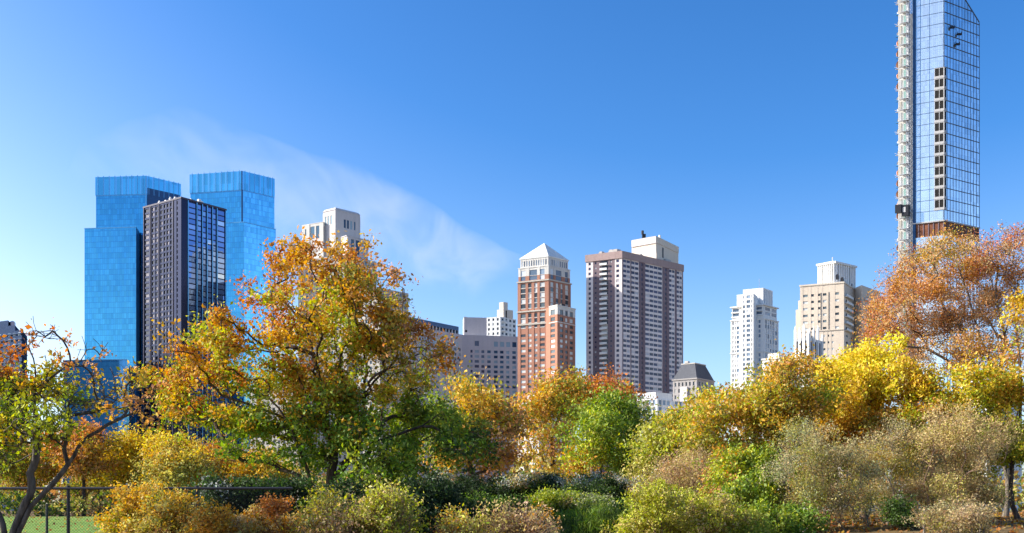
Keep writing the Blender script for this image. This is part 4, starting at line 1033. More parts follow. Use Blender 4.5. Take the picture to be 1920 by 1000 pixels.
# --- trees behind and right of the big tree
plant('autumn_tree', 'russet and green tree crowding behind the right side of the big orange tree', 'tree', 58, (880, 955),
  [(905, 760, 44, 34, 'gold2 amber olive'), (860, 740, 36, 30, 'olive gold mid', .8), (935, 800, 40, 44, 'brown2 copper2 olive', .8), (880, 820, 60, 44, 'mid2 olive2 green gold'), (830, 800, 50, 50, 'green mid2 lime'), (915, 862, 56, 30, 'copper2 brown gold'), (830, 860, 60, 36, 'amber olive green')],
  (.24, .15), 40, 'brown', .22, natt=260, spread=.34, seed=21, twig=.7, depth=2.6, limbs=[[(880, 955), (884, 900), (878, 850), (890, 800), (900, 760)]])
plant('autumn_tree', 'thin tall orange-brown tree with open branches below the brick tower', 'tree', 100, (1036, 945),
  [(1000, 755, 36, 24, 'amber2 gold2 olive'), (1040, 732, 40, 20, 'amber2 orange gold olive'), (1075, 735, 30, 22, 'olive amber mid'), (1010, 790, 44, 34, 'gold2 copper olive', .6), (1050, 770, 36, 36, 'mid2 olive gold'), (1030, 830, 44, 36, 'olive gold copper', .6), (1035, 870, 44, 26, 'khaki2 gold', .6), (975, 790, 20, 30, 'gold amber', .6)],
  (.36, .22), 31, 'dark', .26, natt=220, spread=.5, seed=22, twig=1.0, depth=3, limbs=[[(1036, 945), (1037, 880), (1034, 820), (1030, 770), (1024, 735)], [(1034, 820), (1052, 770), (1066, 735)], [(1036, 860), (1012, 820), (998, 770)]])
plant('autumn_tree', 'tree with rust-red top behind the round green tree near the centre', 'tree', 112, (1110, 945),
  [(1110, 728, 44, 18, 'rust2 orange3 amber'), (1150, 742, 44, 20, 'rust2 orange2 olive'), (1180, 758, 24, 16, 'rust orange olive'), (1085, 745, 30, 26, 'orange mid gold'), (1130, 780, 70, 36, 'mid2 olive green')],
  (.36, .22), 43, 'brown', .28, natt=190, spread=.55, seed=23, twig=1.0, depth=3.4, limbs=[[(1110, 945), (1112, 850), (1116, 780), (1120, 730)]])
plant('autumn_tree', 'round bright green tree with a grey trunk near the centre', 'tree', 92, (1126, 945),
  [(1130, 768, 50, 26, 'mid3 lime green2'), (1104, 805, 46, 46, 'lime mid3 green'), (1160, 795, 48, 42, 'mid3 green3'), (1196, 785, 32, 40, 'mid2 sage2'), (1198, 835, 34, 40, 'green3 dark mid'), (1150, 845, 50, 36, 'green2 mid2 lime'), (1105, 850, 34, 36, 'lime2 amber mid2'), (1088, 860, 22, 34, 'amber2 orange lime'), (1170, 880, 40, 20, 'green2 mid')],
  (.32, .20), 47, 'grey', .24, natt=260, spread=.45, seed=24, bare=.04, twig=.8, depth=3, limbs=[[(1126, 945), (1124, 895), (1128, 850), (1130, 800)], [(1128, 850), (1160, 810)], [(1128, 855), (1104, 820)]])
# --- far trees across the lawn, left
for i, (lab, px, D, blobs, tr) in enumerate([
  ('small orange tree with a dark straight trunk beyond the lawn behind the crooked tree', 157, 125, [(150, 830, 60, 30, 'orange2 copper2 gold'), (150, 865, 66, 30, 'copper2 amber2 olive'), (110, 860, 30, 26, 'orange copper')], [[(157, 965), (157, 900), (155, 850)]]),
  ('yellow tree beyond the lawn below the blue glass towers', 255, 130, [(250, 830, 56, 24, 'yellow4 gold2'), (270, 862, 60, 34, 'gold3 yellow3'), (220, 866, 40, 30, 'gold2 yellow olive'), (250, 895, 60, 20, 'olive2 gold')], [[(255, 965), (254, 890), (252, 850)]]),
  ('broad pale yellow tree beyond the lawn below the bronze tower', 325, 122, [(320, 840, 50, 26, 'yellow2 gold2 khaki'), (340, 872, 60, 30, 'khaki2 gold2 yellow'), (300, 890, 50, 24, 'olive khaki gold')], [[(325, 965), (326, 895), (324, 850)]]),
  ('amber tree beyond the lawn under the left branches of the big orange tree', 405, 135, [(400, 862, 50, 28, 'amber2 gold2 orange'), (440, 880, 50, 24, 'gold2 amber khaki'), (390, 895, 40, 20, 'gold olive')], [[(405, 965), (406, 900), (404, 870)]]),
  ('golden tree beyond the lawn close left of the big tree trunk', 485, 128, [(480, 878, 44, 24, 'gold3 amber yellow'), (510, 896, 44, 18, 'gold2 olive'), (470, 905, 40, 14, 'amber gold')], [[(485, 965), (485, 910), (484, 885)]]),
  ('brown and olive tree beyond the lawn at the far left edge', 52, 128, [(40, 880, 60, 40, 'olive2 brown2 gold'), (90, 880, 40, 34, 'copper olive2 gold'), (10, 850, 40, 40, 'olive mid brown')], [[(52, 965), (54, 900), (56, 860)]]),
  ('dull olive bushy tree beyond the lawn right of the orange one', 205, 140, [(200, 880, 40, 40, 'olive2 gold khaki'), (190, 915, 50, 24, 'olive2 green brown')], [[(205, 965), (204, 900), (203, 870)]])]):
    plant('autumn_tree', lab, 'tree', D, (px, 965), blobs, (.40, .24), 62, 'dark', .22, tr, group=TREES_FAR, natt=150, spread=.6, seed=40 + i, twig=1.1, depth=3.2, tipr=.012)

# --- right half: small trees and shrubs in layers
plant('autumn_tree', 'leafy yellow-green tree left of the tan bushes in front of the white low block', 'tree', 66, (1250, 960),
  [(1255, 815, 40, 26, 'lime3 olive2 gold'), (1335, 760, 40, 24, 'lime2 olive2 gold'), (1225, 825, 30, 30, 'olive2 sage lime'), (1270, 820, 60, 40, 'lime2 olive2 gold'), (1225, 855, 40, 40, 'mid2 olive2 lime'), (1290, 860, 50, 40, 'olive2 lime khaki'), (1300, 790, 30, 26, 'lime2 olive gold'), (1205, 885, 30, 24, 'olive khaki')],
  (.25, .15), 40, 'grey', .17, natt=250, spread=.35, seed=25, twig=.7, depth=2.2, limbs=[[(1250, 960), (1252, 900), (1258, 850), (1262, 825)], [(1258, 860), (1300, 800), (1325, 765)]])
plant('autumn_tree', 'brownish gold tree with slanting pale stems in the right middle', 'tree', 52, (1428, 965),
  [(1385, 755, 46, 20, 'copper gold2 olive lime'), (1420, 738, 30, 20, 'gold olive lime'), (1340, 775, 50, 30, 'copper gold2 olive lime2'), (1300, 815, 40, 34, 'lime2 olive2 gold'), (1390, 800, 60, 40, 'copper2 gold3 olive2'), (1450, 835, 44, 36, 'olive2 gold2 mid'), (1330, 840, 44, 34, 'gold olive2 lime'), (1440, 770, 30, 40, 'gold olive lime'), (1400, 850, 50, 30, 'amber olive mid')],
  (.20, .12), 39, 'pale', .11, natt=280, spread=.26, seed=26, twig=.5, depth=1.9, limbs=[[(1428, 965), (1424, 905), (1412, 884), (1394, 855), (1372, 833), (1355, 800)], [(1426, 920), (1420, 860), (1412, 800), (1402, 760)]])
plant('autumn_tree', 'dark-trunked tree with dull gold leaves left of the bright yellow tree', 'tree', 50, (1466, 975),
  [(1470, 702, 44, 28, 'gold2 olive2 copper'), (1540, 745, 40, 40, 'gold2 olive lime'), (1425, 755, 36, 34, 'gold lime olive'), (1440, 720, 28, 28, 'olive gold mid', .8), (1505, 700, 24, 30, 'gold2 olive copper', .8), (1470, 745, 60, 36, 'gold2 olive2 mid'), (1500, 780, 34, 40, 'olive gold copper'), (1440, 790, 36, 36, 'gold lime olive'), (1480, 830, 40, 30, 'olive mid')],
  (.18, .11), 36, 'dark', .16, natt=280, spread=.24, seed=27, twig=.5, depth=1.6, limbs=[[(1466, 975), (1467, 900), (1465, 862), (1461, 840), (1459, 812), (1468, 784), (1478, 758), (1490, 741), (1488, 710)], [(1459, 812), (1446, 780), (1440, 745)]])
plant('yellow_tree', 'brilliant yellow bushy tree below the beige tower', 'tree', 56, (1620, 970),
  [(1600, 690, 50, 28, 'lemon5 yellow3'), (1640, 668, 40, 26, 'lemon4 yellow3'), (1555, 720, 44, 36, 'lemon3 yellow4'), (1620, 730, 70, 44, 'yellow4 lemon3 gold'), (1690, 720, 50, 36, 'yellow3 gold2'), (1740, 735, 44, 34, 'gold2 yellow2 lime'), (1570, 770, 50, 34, 'yellow2 gold3'), (1650, 780, 70, 36, 'gold3 amber2 yellow'), (1730, 785, 60, 34, 'gold2 amber lime'), (1580, 815, 64, 34, 'amber2 orange gold2 olive2'), (1660, 820, 64, 32, 'amber olive2 gold2'), (1740, 825, 60, 34, 'olive2 gold lime'), (1520, 820, 44, 34, 'olive2 gold copper')],
  (.20, .12), 84, 'brown', .18, natt=430, spread=.26, seed=28, bare=.03, twig=.5, depth=2.0, limbs=[[(1620, 970), (1622, 880), (1626, 800), (1630, 720)], [(1622, 860), (1580, 790), (1562, 740)], [(1622, 860), (1690, 790), (1720, 745)]])
plant('russet_tree', 'large open russet-brown tree with bare twiggy branches at the right edge', 'tree', 62, (1886, 968),
  [(1775, 470, 60, 26, 'tan copper2 gold olive', .8), (1720, 500, 50, 30, 'crimson copper3 tan gold', .8), (1850, 470, 50, 34, 'copper3 crimson tan pink', .8), (1900, 460, 40, 30, 'crimson2 tan copper2', .9), (1795, 520, 80, 40, 'copper3 gold amber'), (1700, 550, 60, 40, 'copper3 amber orange'), (1890, 530, 60, 50, 'copper3 amber pink2'), (1660, 590, 50, 36, 'crimson copper3 tan gold', .8), (1730, 610, 70, 40, 'pink2 copper3'), (1820, 590, 60, 50, 'copper2 pink2 brown', .7),
   (1640, 630, 34, 24, 'crimson copper2 amber', .8), (1700, 660, 50, 34, 'pink2 copper2', .8), (1780, 660, 70, 40, 'pink copper2 gold', .6), (1890, 620, 50, 60, 'copper2 pink gold', .5), (1830, 690, 60, 40, 'gold copper', .3)],
  (.14, .075), 48, 'grey', .16, natt=1100, spread=.17, seed=29, bare=.12, twigs=3, twig=.6, depth=2.6, bf=.25,
  limbs=[[(1886, 968), (1890, 900), (1880, 820), (1872, 760), (1872, 712), (1884, 641), (1874, 590), (1867, 549), (1872, 500)], [(1890, 900), (1862, 790), (1847, 736), (1833, 700), (1806, 624), (1772, 583), (1760, 540)], [(1847, 736), (1808, 696), (1779, 678), (1740, 655), (1700, 650)],
         [(1890, 900), (1905, 800), (1912, 700), (1904, 600), (1908, 520)], [(1872, 712), (1840, 640), (1820, 570), (1800, 510)]])
plant('yellow_green_tree', 'yellow-green leaved tree in front of the russet tree at the right edge', 'tree', 54, (1908, 972),
  [(1916, 590, 14, 26, 'yellow2 gold2', .6), (1905, 650, 20, 26, 'gold2 copper lime', .5), (1835, 712, 46, 34, 'lime2 gold yellow2', .35), (1800, 768, 44, 36, 'lime2 yellow2', .6), (1872, 752, 46, 46, 'lime2 gold yellow2', .5), (1910, 740, 30, 40, 'gold lime2 orange', .7), (1830, 800, 50, 26, 'lime3 yellow', .7), (1900, 830, 34, 40, 'lime3 yellow', .8), (1860, 815, 40, 30, 'lime2 mid', .5)],
  (.20, .12), 52, 'dark', .13, natt=300, spread=.24, seed=30, bare=.12, twig=.5, depth=1.7, limbs=[[(1908, 972), (1896, 930), (1900, 846), (1908, 812), (1916, 740), (1910, 640)], [(1896, 930), (1893, 846), (1863, 790), (1835, 760)], [(1900, 846), (1878, 800), (1862, 760)]])

BUSH = ('stems', 'foliage')
BUSH = ('stem', 'foliage')
def bush(label, D, base, blobs, leaf, nl, natt, bark='brown', group=None, seed=1, stems=9, sw=.8, spread=.14, name='shrub', twig=.35, bare=.1, depth=None, twigs=3, droop=.1, jit=.18, r0=.035, cat='shrub', up=.7):
    return plant(name, label, cat, D, base, blobs, leaf, nl, bark, r0, bf=.5, group=group, natt=natt, spread=spread, seed=seed, stems=stems, stem_w=sw, twig=twig, twigs=twigs, bare=bare, depth=depth, tipr=.004, parts=BUSH, sink=.05, droop=droop, jit=jit, up=up, ragged=.10, lobed=.28)
# tan twiggy bushes on the right
TAN = 'tan twiggy bushes on the right'
bush('greyish tan twiggy bush right of the green shrubs, leftmost of the tan bushes', 44, (1545, 1000), [(1466, 885, 30, 30, 'greytan2 sage2 olive'), (1490, 857, 29, 40, 'greytan2 brown olive'), (1492, 827, 31, 33, 'olive2 khaki sage'), (1525, 826, 26, 38, 'greytan3 tan'), (1523, 892, 32, 26, 'brown greytan khaki'), (1531, 863, 33, 32, 'greytan2 sage2 olive'), (1550, 855, 20, 29, 'greytan2 brown olive'), (1570, 860, 23, 30, 'olive2 khaki sage'), (1578, 858, 24, 26, 'greytan3 tan'), (1608, 864, 28, 29, 'brown greytan khaki'), (1626, 886, 21, 31, 'greytan2 sage2 olive'), (1485, 939, 36, 40, 'greytan2 brown olive'), (1515, 938, 36, 40, 'olive2 khaki sage'), (1545, 945, 36, 40, 'greytan3 tan'), (1575, 930, 36, 40, 'brown greytan khaki'), (1605, 942, 36, 40, 'greytan2 sage2 olive')], (.11, .045), 46, 420, 'grey', TAN, 51, 14, 1.3, .15, depth=1.4, twig=.42)
bush('paler tan bush with silvery twigs below the yellow tree, middle of the tan bushes', 47, (1680, 1000), [(1620, 886, 20, 27, 'greytan2 tan khaki'), (1632, 871, 29, 31, 'olive2 khaki gold'), (1641, 862, 28, 28, 'greytan2 straw'), (1652, 847, 30, 43, 'greytan2 brown'), (1682, 858, 26, 30, 'sage2 greytan'), (1672, 821, 26, 31, 'greytan2 tan khaki'), (1697, 882, 27, 36, 'olive2 khaki gold'), (1708, 821, 24, 28, 'greytan2 straw'), (1731, 889, 29, 29, 'greytan2 brown'), (1757, 875, 30, 42, 'sage2 greytan'), (1769, 875, 24, 43, 'greytan2 tan khaki'), (1617, 945, 36, 40, 'olive2 khaki gold'), (1651, 923, 36, 40, 'greytan2 straw'), (1685, 940, 36, 40, 'greytan2 brown'), (1719, 939, 36, 40, 'sage2 greytan'), (1753, 931, 36, 40, 'greytan2 tan khaki')], (.11, .045), 46, 420, 'pale', TAN, 52, 14, 1.4, .15, depth=1.4, twig=.42)
bush('tall straw-coloured bush beside the right trunk, rightmost of the tan bushes', 45, (1810, 995), [(1729, 838, 25, 36, 'straw2 tan olive'), (1752, 804, 20, 41, 'straw2 pink tan'), (1755, 816, 33, 34, 'khaki2 straw olive'), (1784, 833, 28, 28, 'tan2 greytan'), (1791, 860, 27, 39, 'straw brown tan'), (1805, 804, 30, 36, 'straw2 tan olive'), (1808, 802, 32, 34, 'straw2 pink tan'), (1832, 861, 29, 42, 'khaki2 straw olive'), (1836, 856, 26, 42, 'tan2 greytan'), (1863, 806, 21, 29, 'straw brown tan'), (1878, 830, 28, 31, 'straw2 tan olive'), (1744, 933, 36, 40, 'straw2 pink tan'), (1772, 929, 36, 40, 'khaki2 straw olive'), (1801, 928, 36, 40, 'tan2 greytan'), (1829, 935, 36, 40, 'straw brown tan'), (1857, 935, 36, 40, 'straw2 tan olive')], (.11, .045), 46, 440, 'pink', TAN, 53, 14, 1.3, .15, depth=1.3, twig=.42)
UNDER = 'olive understorey shrubs behind the tan bushes'
bush('olive and gold understorey shrub behind the slanting pale stems', 57, (1360, 985), [(1320, 868, 40, 34, 'olive2 lime gold'), (1370, 880, 44, 40, 'olive2 mid gold'), (1290, 890, 36, 34, 'olive khaki mid'), (1400, 900, 44, 40, 'mid olive khaki')], (.17, .10), 40, 240, 'brown', UNDER, 81, 9, 1.4, .2, depth=1.5)
bush('golden green understorey shrub between dark-trunked tree and yellow tree', 60, (1540, 985), [(1500, 835, 40, 34, 'olive2 gold lime'), (1550, 840, 44, 34, 'gold2 olive2 amber'), (1600, 850, 44, 34, 'olive2 amber gold'), (1540, 885, 70, 44, 'olive2 mid khaki')], (.17, .10), 40, 280, 'brown', UNDER, 82, 9, 1.6, .2, depth=1.5)
bush('yellowish understorey shrub behind the straw-coloured bush', 58, (1750, 985), [(1690, 835, 44, 34, 'olive gold2 amber'), (1750, 830, 44, 30, 'lime2 gold olive'), (1800, 825, 44, 34, 'lime2 yellow olive'), (1850, 860, 40, 40, 'lime olive gold'), (1760, 880, 90, 44, 'olive2 khaki mid')], (.17, .10), 40, 320, 'brown', UNDER, 83, 9, 1.8, .2, depth=1.5)
bush('fresh green shrub below the slanting pale stems', 46, (1400, 1000), [(1370, 880, 44, 40, 'mid3 lime2 amber'), (1430, 890, 44, 44, 'mid3 green2 lime'), (1390, 935, 60, 40, 'mid2 green2 lime2'), (1450, 950, 40, 44, 'mid2 lime sage'), (1350, 920, 30, 30, 'mid lime copper')], (.17, .10), 44, 300, 'pale', None, 54, 10, 1.2, .18, depth=1.3)
bush('pinkish brown bare-twigged shrub behind the yellow-green bush', 50, (1275, 985), [(1260, 890, 44, 36, 'pink2 straw2 copper'), (1305, 880, 34, 34, 'pink2 straw2'), (1235, 915, 34, 30, 'pink tan olive'), (1290, 920, 50, 30, 'pink2 khaki tan')], (.11, .04), 34, 260, 'pink', None, 55, 14, 1.1, .16, depth=1.2, twig=.6, bare=.2)
bush('wide yellow-green bush in front at the lower right of centre', 30, (1270, 1062), [(1225, 945, 50, 36, 'lime3 khaki2 olive'), (1290, 960, 60, 36, 'lime2 khaki2 mid'), (1195, 985, 40, 34, 'lime3 khaki mid'), (1340, 975, 50, 36, 'olive2 lime tan'), (1270, 1000, 110, 40, 'lime2 olive2 khaki'), (1400, 1000, 50, 34, 'mid2 lime olive')], (.095, .055), 50, 520, 'brown', None, 56, 14, 1.0, .10, depth=.9, twig=.25)
bush('bright green broad-leaved bush at the bottom between the yellow-green and tan bushes', 38, (1470, 1035), [(1440, 985, 44, 30, 'mid3 green2 lime'), (1490, 990, 40, 36, 'mid2 green2'), (1470, 1010, 60, 24, 'green2 mid tan')], (.16, .09), 34, 170, 'brown', None, 57, 8, .7, .15, depth=.8)
bush('dark evergreen bush on the leaf litter under the tan bushes', 42, (1690, 1005), [(1685, 965, 26, 22, 'dark3 green'), (1700, 985, 30, 18, 'dark2 green sage')], (.12, .06), 40, 110, 'dark', None, 58, 7, .4, .10, depth=.5)
bush('grey twiggy low bush at the bottom right before the right trunk', 38, (1800, 1015), [(1760, 975, 50, 22, 'greytan2 brown tan'), (1820, 970, 40, 24, 'tan2 greytan pink'), (1800, 992, 70, 18, 'brown greytan olive')], (.10, .04), 32, 200, 'grey', None, 59, 12, .9, .12, depth=.7)
# foreground row along the bottom
bush('golden bush hiding the end of the chain link fence', 22, (290, 1118), [(270, 949, 44, 34, 'gold3 khaki2 amber'), (320, 959, 44, 34, 'khaki2 gold2 olive'), (230, 989, 40, 40, 'gold2 khaki lime'), (290, 999, 60, 40, 'khaki3 gold2'), (350, 989, 34, 40, 'khaki2 tan gold'), (290, 1046, 100, 44, 'olive brown')], (.075, .042), 56, 520, 'brown', None, 60, 12, .7, .075, depth=.6, twig=.18)
bush('orange-tan bush in front of the dark hedge, left one', 21, (410, 1122), [(400, 989, 36, 28, 'amber2 gold khaki'), (440, 999, 34, 28, 'copper tan2 gold'), (370, 1006, 34, 24, 'khaki2 gold amber'), (410, 1051, 70, 40, 'brown olive')], (.07, .04), 46, 260, 'brown', None, 61, 10, .5, .07, depth=.5, twig=.18)
bush('orange-topped bush in front of the dark hedge, right one', 21, (505, 1122), [(515, 954, 26, 18, 'orange3 copper2', .8), (490, 989, 44, 28, 'straw2 amber gold khaki'), (540, 994, 36, 30, 'amber2 straw2 gold'), (460, 1004, 30, 26, 'straw gold khaki'), (505, 1046, 80, 40, 'brown tan olive')], (.07, .04), 46, 320, 'pink', None, 62, 10, .5, .07, depth=.5, twig=.18)
bush('small yellow-green bush below the trunk of the big tree', 20, (615, 1130), [(615, 964, 26, 20, 'lime2 khaki2 yellow', .8), (600, 999, 34, 26, 'khaki2 lime gold'), (640, 999, 30, 26, 'pink2 tan olive'), (615, 1046, 60, 40, 'brown olive')], (.075, .042), 27, 240, 'pink', None, 63, 9, .4, .07, depth=.45, twig=.42)
bush('leafy lime bush right of the small one below the big tree', 20, (720, 1130), [(720, 959, 34, 26, 'lime2 khaki2 straw'), (690, 989, 34, 30, 'khaki2 lime2 pink'), (745, 989, 34, 34, 'lime2 mid khaki'), (720, 1016, 60, 30, 'khaki lime olive'), (720, 1066, 60, 30, 'olive brown')], (.08, .045), 32, 320, 'pink', None, 64, 9, .4, .075, depth=.5, twig=.42)
bush('loose gold bush at the bottom centre before the dark hedge', 20, (860, 1130), [(860, 1001, 26, 22, 'gold lime khaki', .7), (840, 1018, 30, 20, 'khaki amber'), (885, 1018, 24, 20, 'lime khaki'), (860, 1056, 50, 30, 'olive brown')], (.075, .04), 24, 150, 'pink', None, 65, 8, .35, .07, depth=.4, twig=.42)
bush('twiggy reddish bush with few yellow leaves at the bottom centre', 20, (965, 1130), [(950, 991, 44, 26, 'khaki2 straw2 pink', .8), (1000, 1001, 34, 24, 'pink straw2 amber', .7), (930, 1021, 34, 20, 'lime2 khaki gold'), (980, 1018, 44, 20, 'straw2 khaki gold'), (965, 1061, 70, 34, 'olive brown')], (.075, .036), 20, 300, 'pink', None, 66, 14, .5, .075, depth=.5, twig=.42, bare=.35)
# hedges: light on tops and shade on fronts are put into leaf pigment
def hedge(label, D, base, blobs, natt, nl, leaf=(.12, .06), seed=1, spread=.14, depth=.8, bark='dark', sw=1.5):
    return bush(label, D, base, blobs, leaf, nl, natt, bark, None, seed, 14, sw, spread, 'hedge', .25, .0, depth, 2, cat='hedge', jit=.2)
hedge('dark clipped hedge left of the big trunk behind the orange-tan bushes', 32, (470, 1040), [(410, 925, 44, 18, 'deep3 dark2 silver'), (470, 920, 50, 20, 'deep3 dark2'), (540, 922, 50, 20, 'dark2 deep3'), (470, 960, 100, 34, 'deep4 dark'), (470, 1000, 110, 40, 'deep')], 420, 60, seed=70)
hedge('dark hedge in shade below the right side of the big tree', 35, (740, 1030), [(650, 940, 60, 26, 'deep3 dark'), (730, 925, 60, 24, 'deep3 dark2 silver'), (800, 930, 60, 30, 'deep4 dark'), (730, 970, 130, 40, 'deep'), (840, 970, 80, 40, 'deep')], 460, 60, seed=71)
hedge('long hedge with sunlight-tinted pale top across the middle', 56, (980, 990), [(830, 905, 34, 12, 'silver3 dark2'), (890, 908, 44, 14, 'silver2 dark2 tan'), (960, 908, 50, 12, 'dark2 silver tan mid'), (1030, 908, 44, 14, 'silver2 dark2 sage'), (1100, 908, 44, 14, 'silver2 dark mid'), (1160, 912, 34, 14, 'tan silver dark'), (880, 930, 90, 24, 'deep3 dark'), (1000, 932, 110, 26, 'deep3 dark'), (1120, 932, 80, 26, 'deep2 dark2')], 620, 60, (.17, .07), 72, .18, 1.2, sw=3)
hedge('low rounded pale-topped green mound hedge before the long hedge', 44, (1060, 1015), [(1030, 938, 34, 14, 'mid3 sage lime2'), (1080, 943, 44, 12, 'sage2 mid2 lime straw'), (1120, 950, 30, 12, 'sage mid'), (1060, 965, 70, 22, 'dark2 green mid'), (1130, 965, 50, 20, 'dark2 green')], 340, 52, (.13, .06), 73, .13, .9, sw=1.2)
hedge('dark green low hedge in shade left of the pale-topped mound', 42, (930, 1020), [(900, 950, 44, 16, 'green2 dark3'), (960, 955, 44, 16, 'green dark3'), (860, 965, 50, 24, 'deep3 dark'), (940, 985, 110, 26, 'deep3 dark')], 330, 50, (.12, .06), 74, .13, .8, sw=1.2)
bush('clump of tall dark green grass at the bottom right of centre', 36, (1110, 1035), [(1080, 985, 44, 18, 'green2 dark2 mid'), (1130, 985, 40, 20, 'green2 mid dark'), (1100, 1005, 70, 16, 'dark2 green')], (.30, .022), 60, 200, 'dark', None, 75, 10, 1.0, .14, name='grass_clump', depth=.7, droop=-1.6, cat='ornamental grass')

# far wooded edge that closes the park behind everything
def woods():
    r = np.random.default_rng(99); n = 26000
    x = r.uniform(-175, 175, n); y = 176 + r.uniform(0, 30, n)
    top = 7.2 + 2.4 * np.sin(x * .11) + 1.6 * np.sin(x * .27 + 1) + 1.2 * np.sin(x * .61)
    z = .85 + top * r.uniform(0, 1, n) ** .6
    ph = np.sin(x * .19 + 2) + .6 * np.sin(x * .43) + .5 * r.normal(size=n)
    cs = np.array([PIG[k] for k in ('olive', 'gold', 'copper', 'mid', 'khaki', 'brown')]); k = np.clip(((ph + 2) / 4 * 6).astype(int), 0, 5)
    cc = np.clip(cs[k] * (1 + .2 * r.normal(size=(n, 1))), .01, .8)
    o = bpy.data.objects.new('woods', leaf_mesh('woods', np.stack([x, y, z], 1), .9, .6, cc, r)); col.objects.link(o)
    tag(o, 'band of low mixed autumn woodland closing the park in front of the buildings', 'woods', kind='stuff')
woods()
def undergrowth():
    r = np.random.default_rng(98); n = 15000
    x = r.uniform(-110, 30, n); y = r.uniform(117, 125, n); z = .85 + (2.3 + .8 * np.sin(x * .5) + .5 * np.sin(x * 1.3)) * r.uniform(0, 1, n) ** .7
    cs = np.array([PIG[k] for k in ('olive', 'green', 'dark', 'mid', 'khaki', 'brown')])
    cc = np.clip(cs[np.clip(((np.sin(x * .35) + .7 * r.normal(size=n) + 2) / 4 * 6).astype(int), 0, 5)] * (1 + .2 * r.normal(size=(n, 1))), .01, .8)
    o = bpy.data.objects.new('undergrowth', leaf_mesh('undergrowth', np.stack([x, y, z], 1), .5, .3, cc, r)); col.objects.link(o)
    tag(o, 'low dark green and olive undergrowth along the far edge of the lawn', 'undergrowth', kind='stuff')
undergrowth()

# ------------------------------------------------------------------ fence
t = empty('chain_link_fence', (X(60, 24), 24, 0), 'black chain link fence with top rail behind the crooked tree', 'fence')
fx0, fx1 = -17.0, -5.2; ztop = Z(916, 24) - .0
def gz(x): return float(terrain(x, 24))
ox = t.location.x
e = MB(); e.bar((fx0 - ox, 0, ztop), (fx1 - ox, 0, ztop), .032, 8); e.build('rail', M['darkmetal'], t)
e = MB(); e.bar((fx0 - ox, 0, .1), (fx1 - ox, 0, .1), .02, 6); e.build('rail', M['darkmetal'], t)
for x in (X(127, 24) - 3.05, X(127, 24), X(127, 24) + 3.05):
    e = MB(); e.bar((x - ox, .03, gz(x) - .2), (x - ox, .03, ztop + .03), .042, 8); p_ = e.build('post', M['darkmetal'], t)
    e = MB(); e.bar((x - ox, .03, ztop + .03), (x - ox, .03, ztop + .07), .052, 8); e.build('cap', M['darkmetal'], p_)
e = MB(); H = ztop - .05
for sgn in (1, -1):
    xx = fx0 - H
    while xx < fx1 + H:
        a0, b0 = (xx, .06), (xx + sgn * H, ztop - .02)
        pts = [a0, b0]
        lo, hi = 0., 1.
        d = b0[0] - a0[0]
        for lim, s in ((fx0, 1), (fx1, -1)):
            tt = (lim - a0[0]) / d
            if (d > 0) == (s > 0): lo = max(lo, tt)
            else: hi = min(hi, tt)
        if hi - lo > .02:
            P = [(a0[0] + d * q - ox, sgn * .004, a0[1] + (b0[1] - a0[1]) * q) for q in (lo, hi)]; e.bar(P[0], P[1], .0028, 3)
        xx += .075
e.build('netting', M['darkmetal'], t)
t = empty('fence_post', (X(88, 40), 40, float(terrain(X(88, 40), 40))), 'short lone dark post standing on the lawn behind the fence', 'post')
e = MB(); e.bar((0, 0, -.2), (0, 0, Z(947, 40) - t.location.z), .055, 8); e.build('shaft', M['darkmetal'], t)
e = MB(); e.bar((0, 0, Z(947, 40) - t.location.z), (0, 0, Z(947, 40) - t.location.z + .04), .07, 8); e.build('cap', M['darkmetal'], t)

# ------------------------------------------------------------------ ground, lawn, fallen leaves
def sheet(name, xs, ys, dz, mat):
    gx, gy = np.meshgrid(xs, ys); gz_ = terrain(gx, gy) + dz
    co = np.stack([gx, gy, gz_], -1).reshape(-1, 3); nx = len(xs)
    q = [(j * nx + i, j * nx + i + 1, (j + 1) * nx + i + 1, (j + 1) * nx + i) for j in range(len(ys) - 1) for i in range(nx - 1)]
    me = fast_mesh(name, co, q, mat); me.polygons.foreach_set('use_smooth', np.ones(len(q), bool))
    o = bpy.data.objects.new(name, me); col.objects.link(o); o['kind'] = 'structure'; return o
def ground_mat(name, stops, sc):
    m, nt, out = new_mat(name); tc = N(nt, 'ShaderNodeTexCoord')
    n1 = N(nt, 'ShaderNodeTexNoise'); n1.inputs['Scale'].default_value = sc; n1.inputs['Detail'].default_value = 8; n1.inputs['Roughness'].default_value = .7
    nt.links.new(tc.outputs['Object'], n1.inputs['Vector'])
    n2 = N(nt, 'ShaderNodeTexNoise'); n2.inputs['Scale'].default_value = sc * .06; n2.inputs['Detail'].default_value = 3; nt.links.new(tc.outputs['Object'], n2.inputs['Vector'])
    f = mth(nt, 'ADD', mth(nt, 'MULTIPLY', n1.outputs[0], .65), mth(nt, 'MULTIPLY', n2.outputs[0], .35))
    p = principled(nt, out, ramp(nt, f, stops), .95, 0, .1)
    bp = N(nt, 'ShaderNodeBump'); bp.inputs['Strength'].default_value = .5; bp.inputs['Distance'].default_value = .05; nt.links.new(n1.outputs[0], bp.inputs['Height']); nt.links.new(bp.outputs[0], p.inputs['Normal'])
    return m
lin = lambda a, b, n: list(np.linspace(a, b, n))
xs = [-6000, -3000, -1500, -700, -350, -200] + lin(-150, 150, 121) + [200, 350, 700, 1500, 3000, 6000]
ys = [-3000, -1000, -300, -100, -30] + lin(-10, 200, 106) + [260, 400, 700, 1200, 2500, 6000, 9000]
sheet('ground', xs, ys, 0, ground_mat('park_soil', [(.3, (.05, .035, .02)), (.48, (.12, .085, .04)), (.6, (.17, .11, .045)), (.75, (.24, .13, .05))], 2.2))
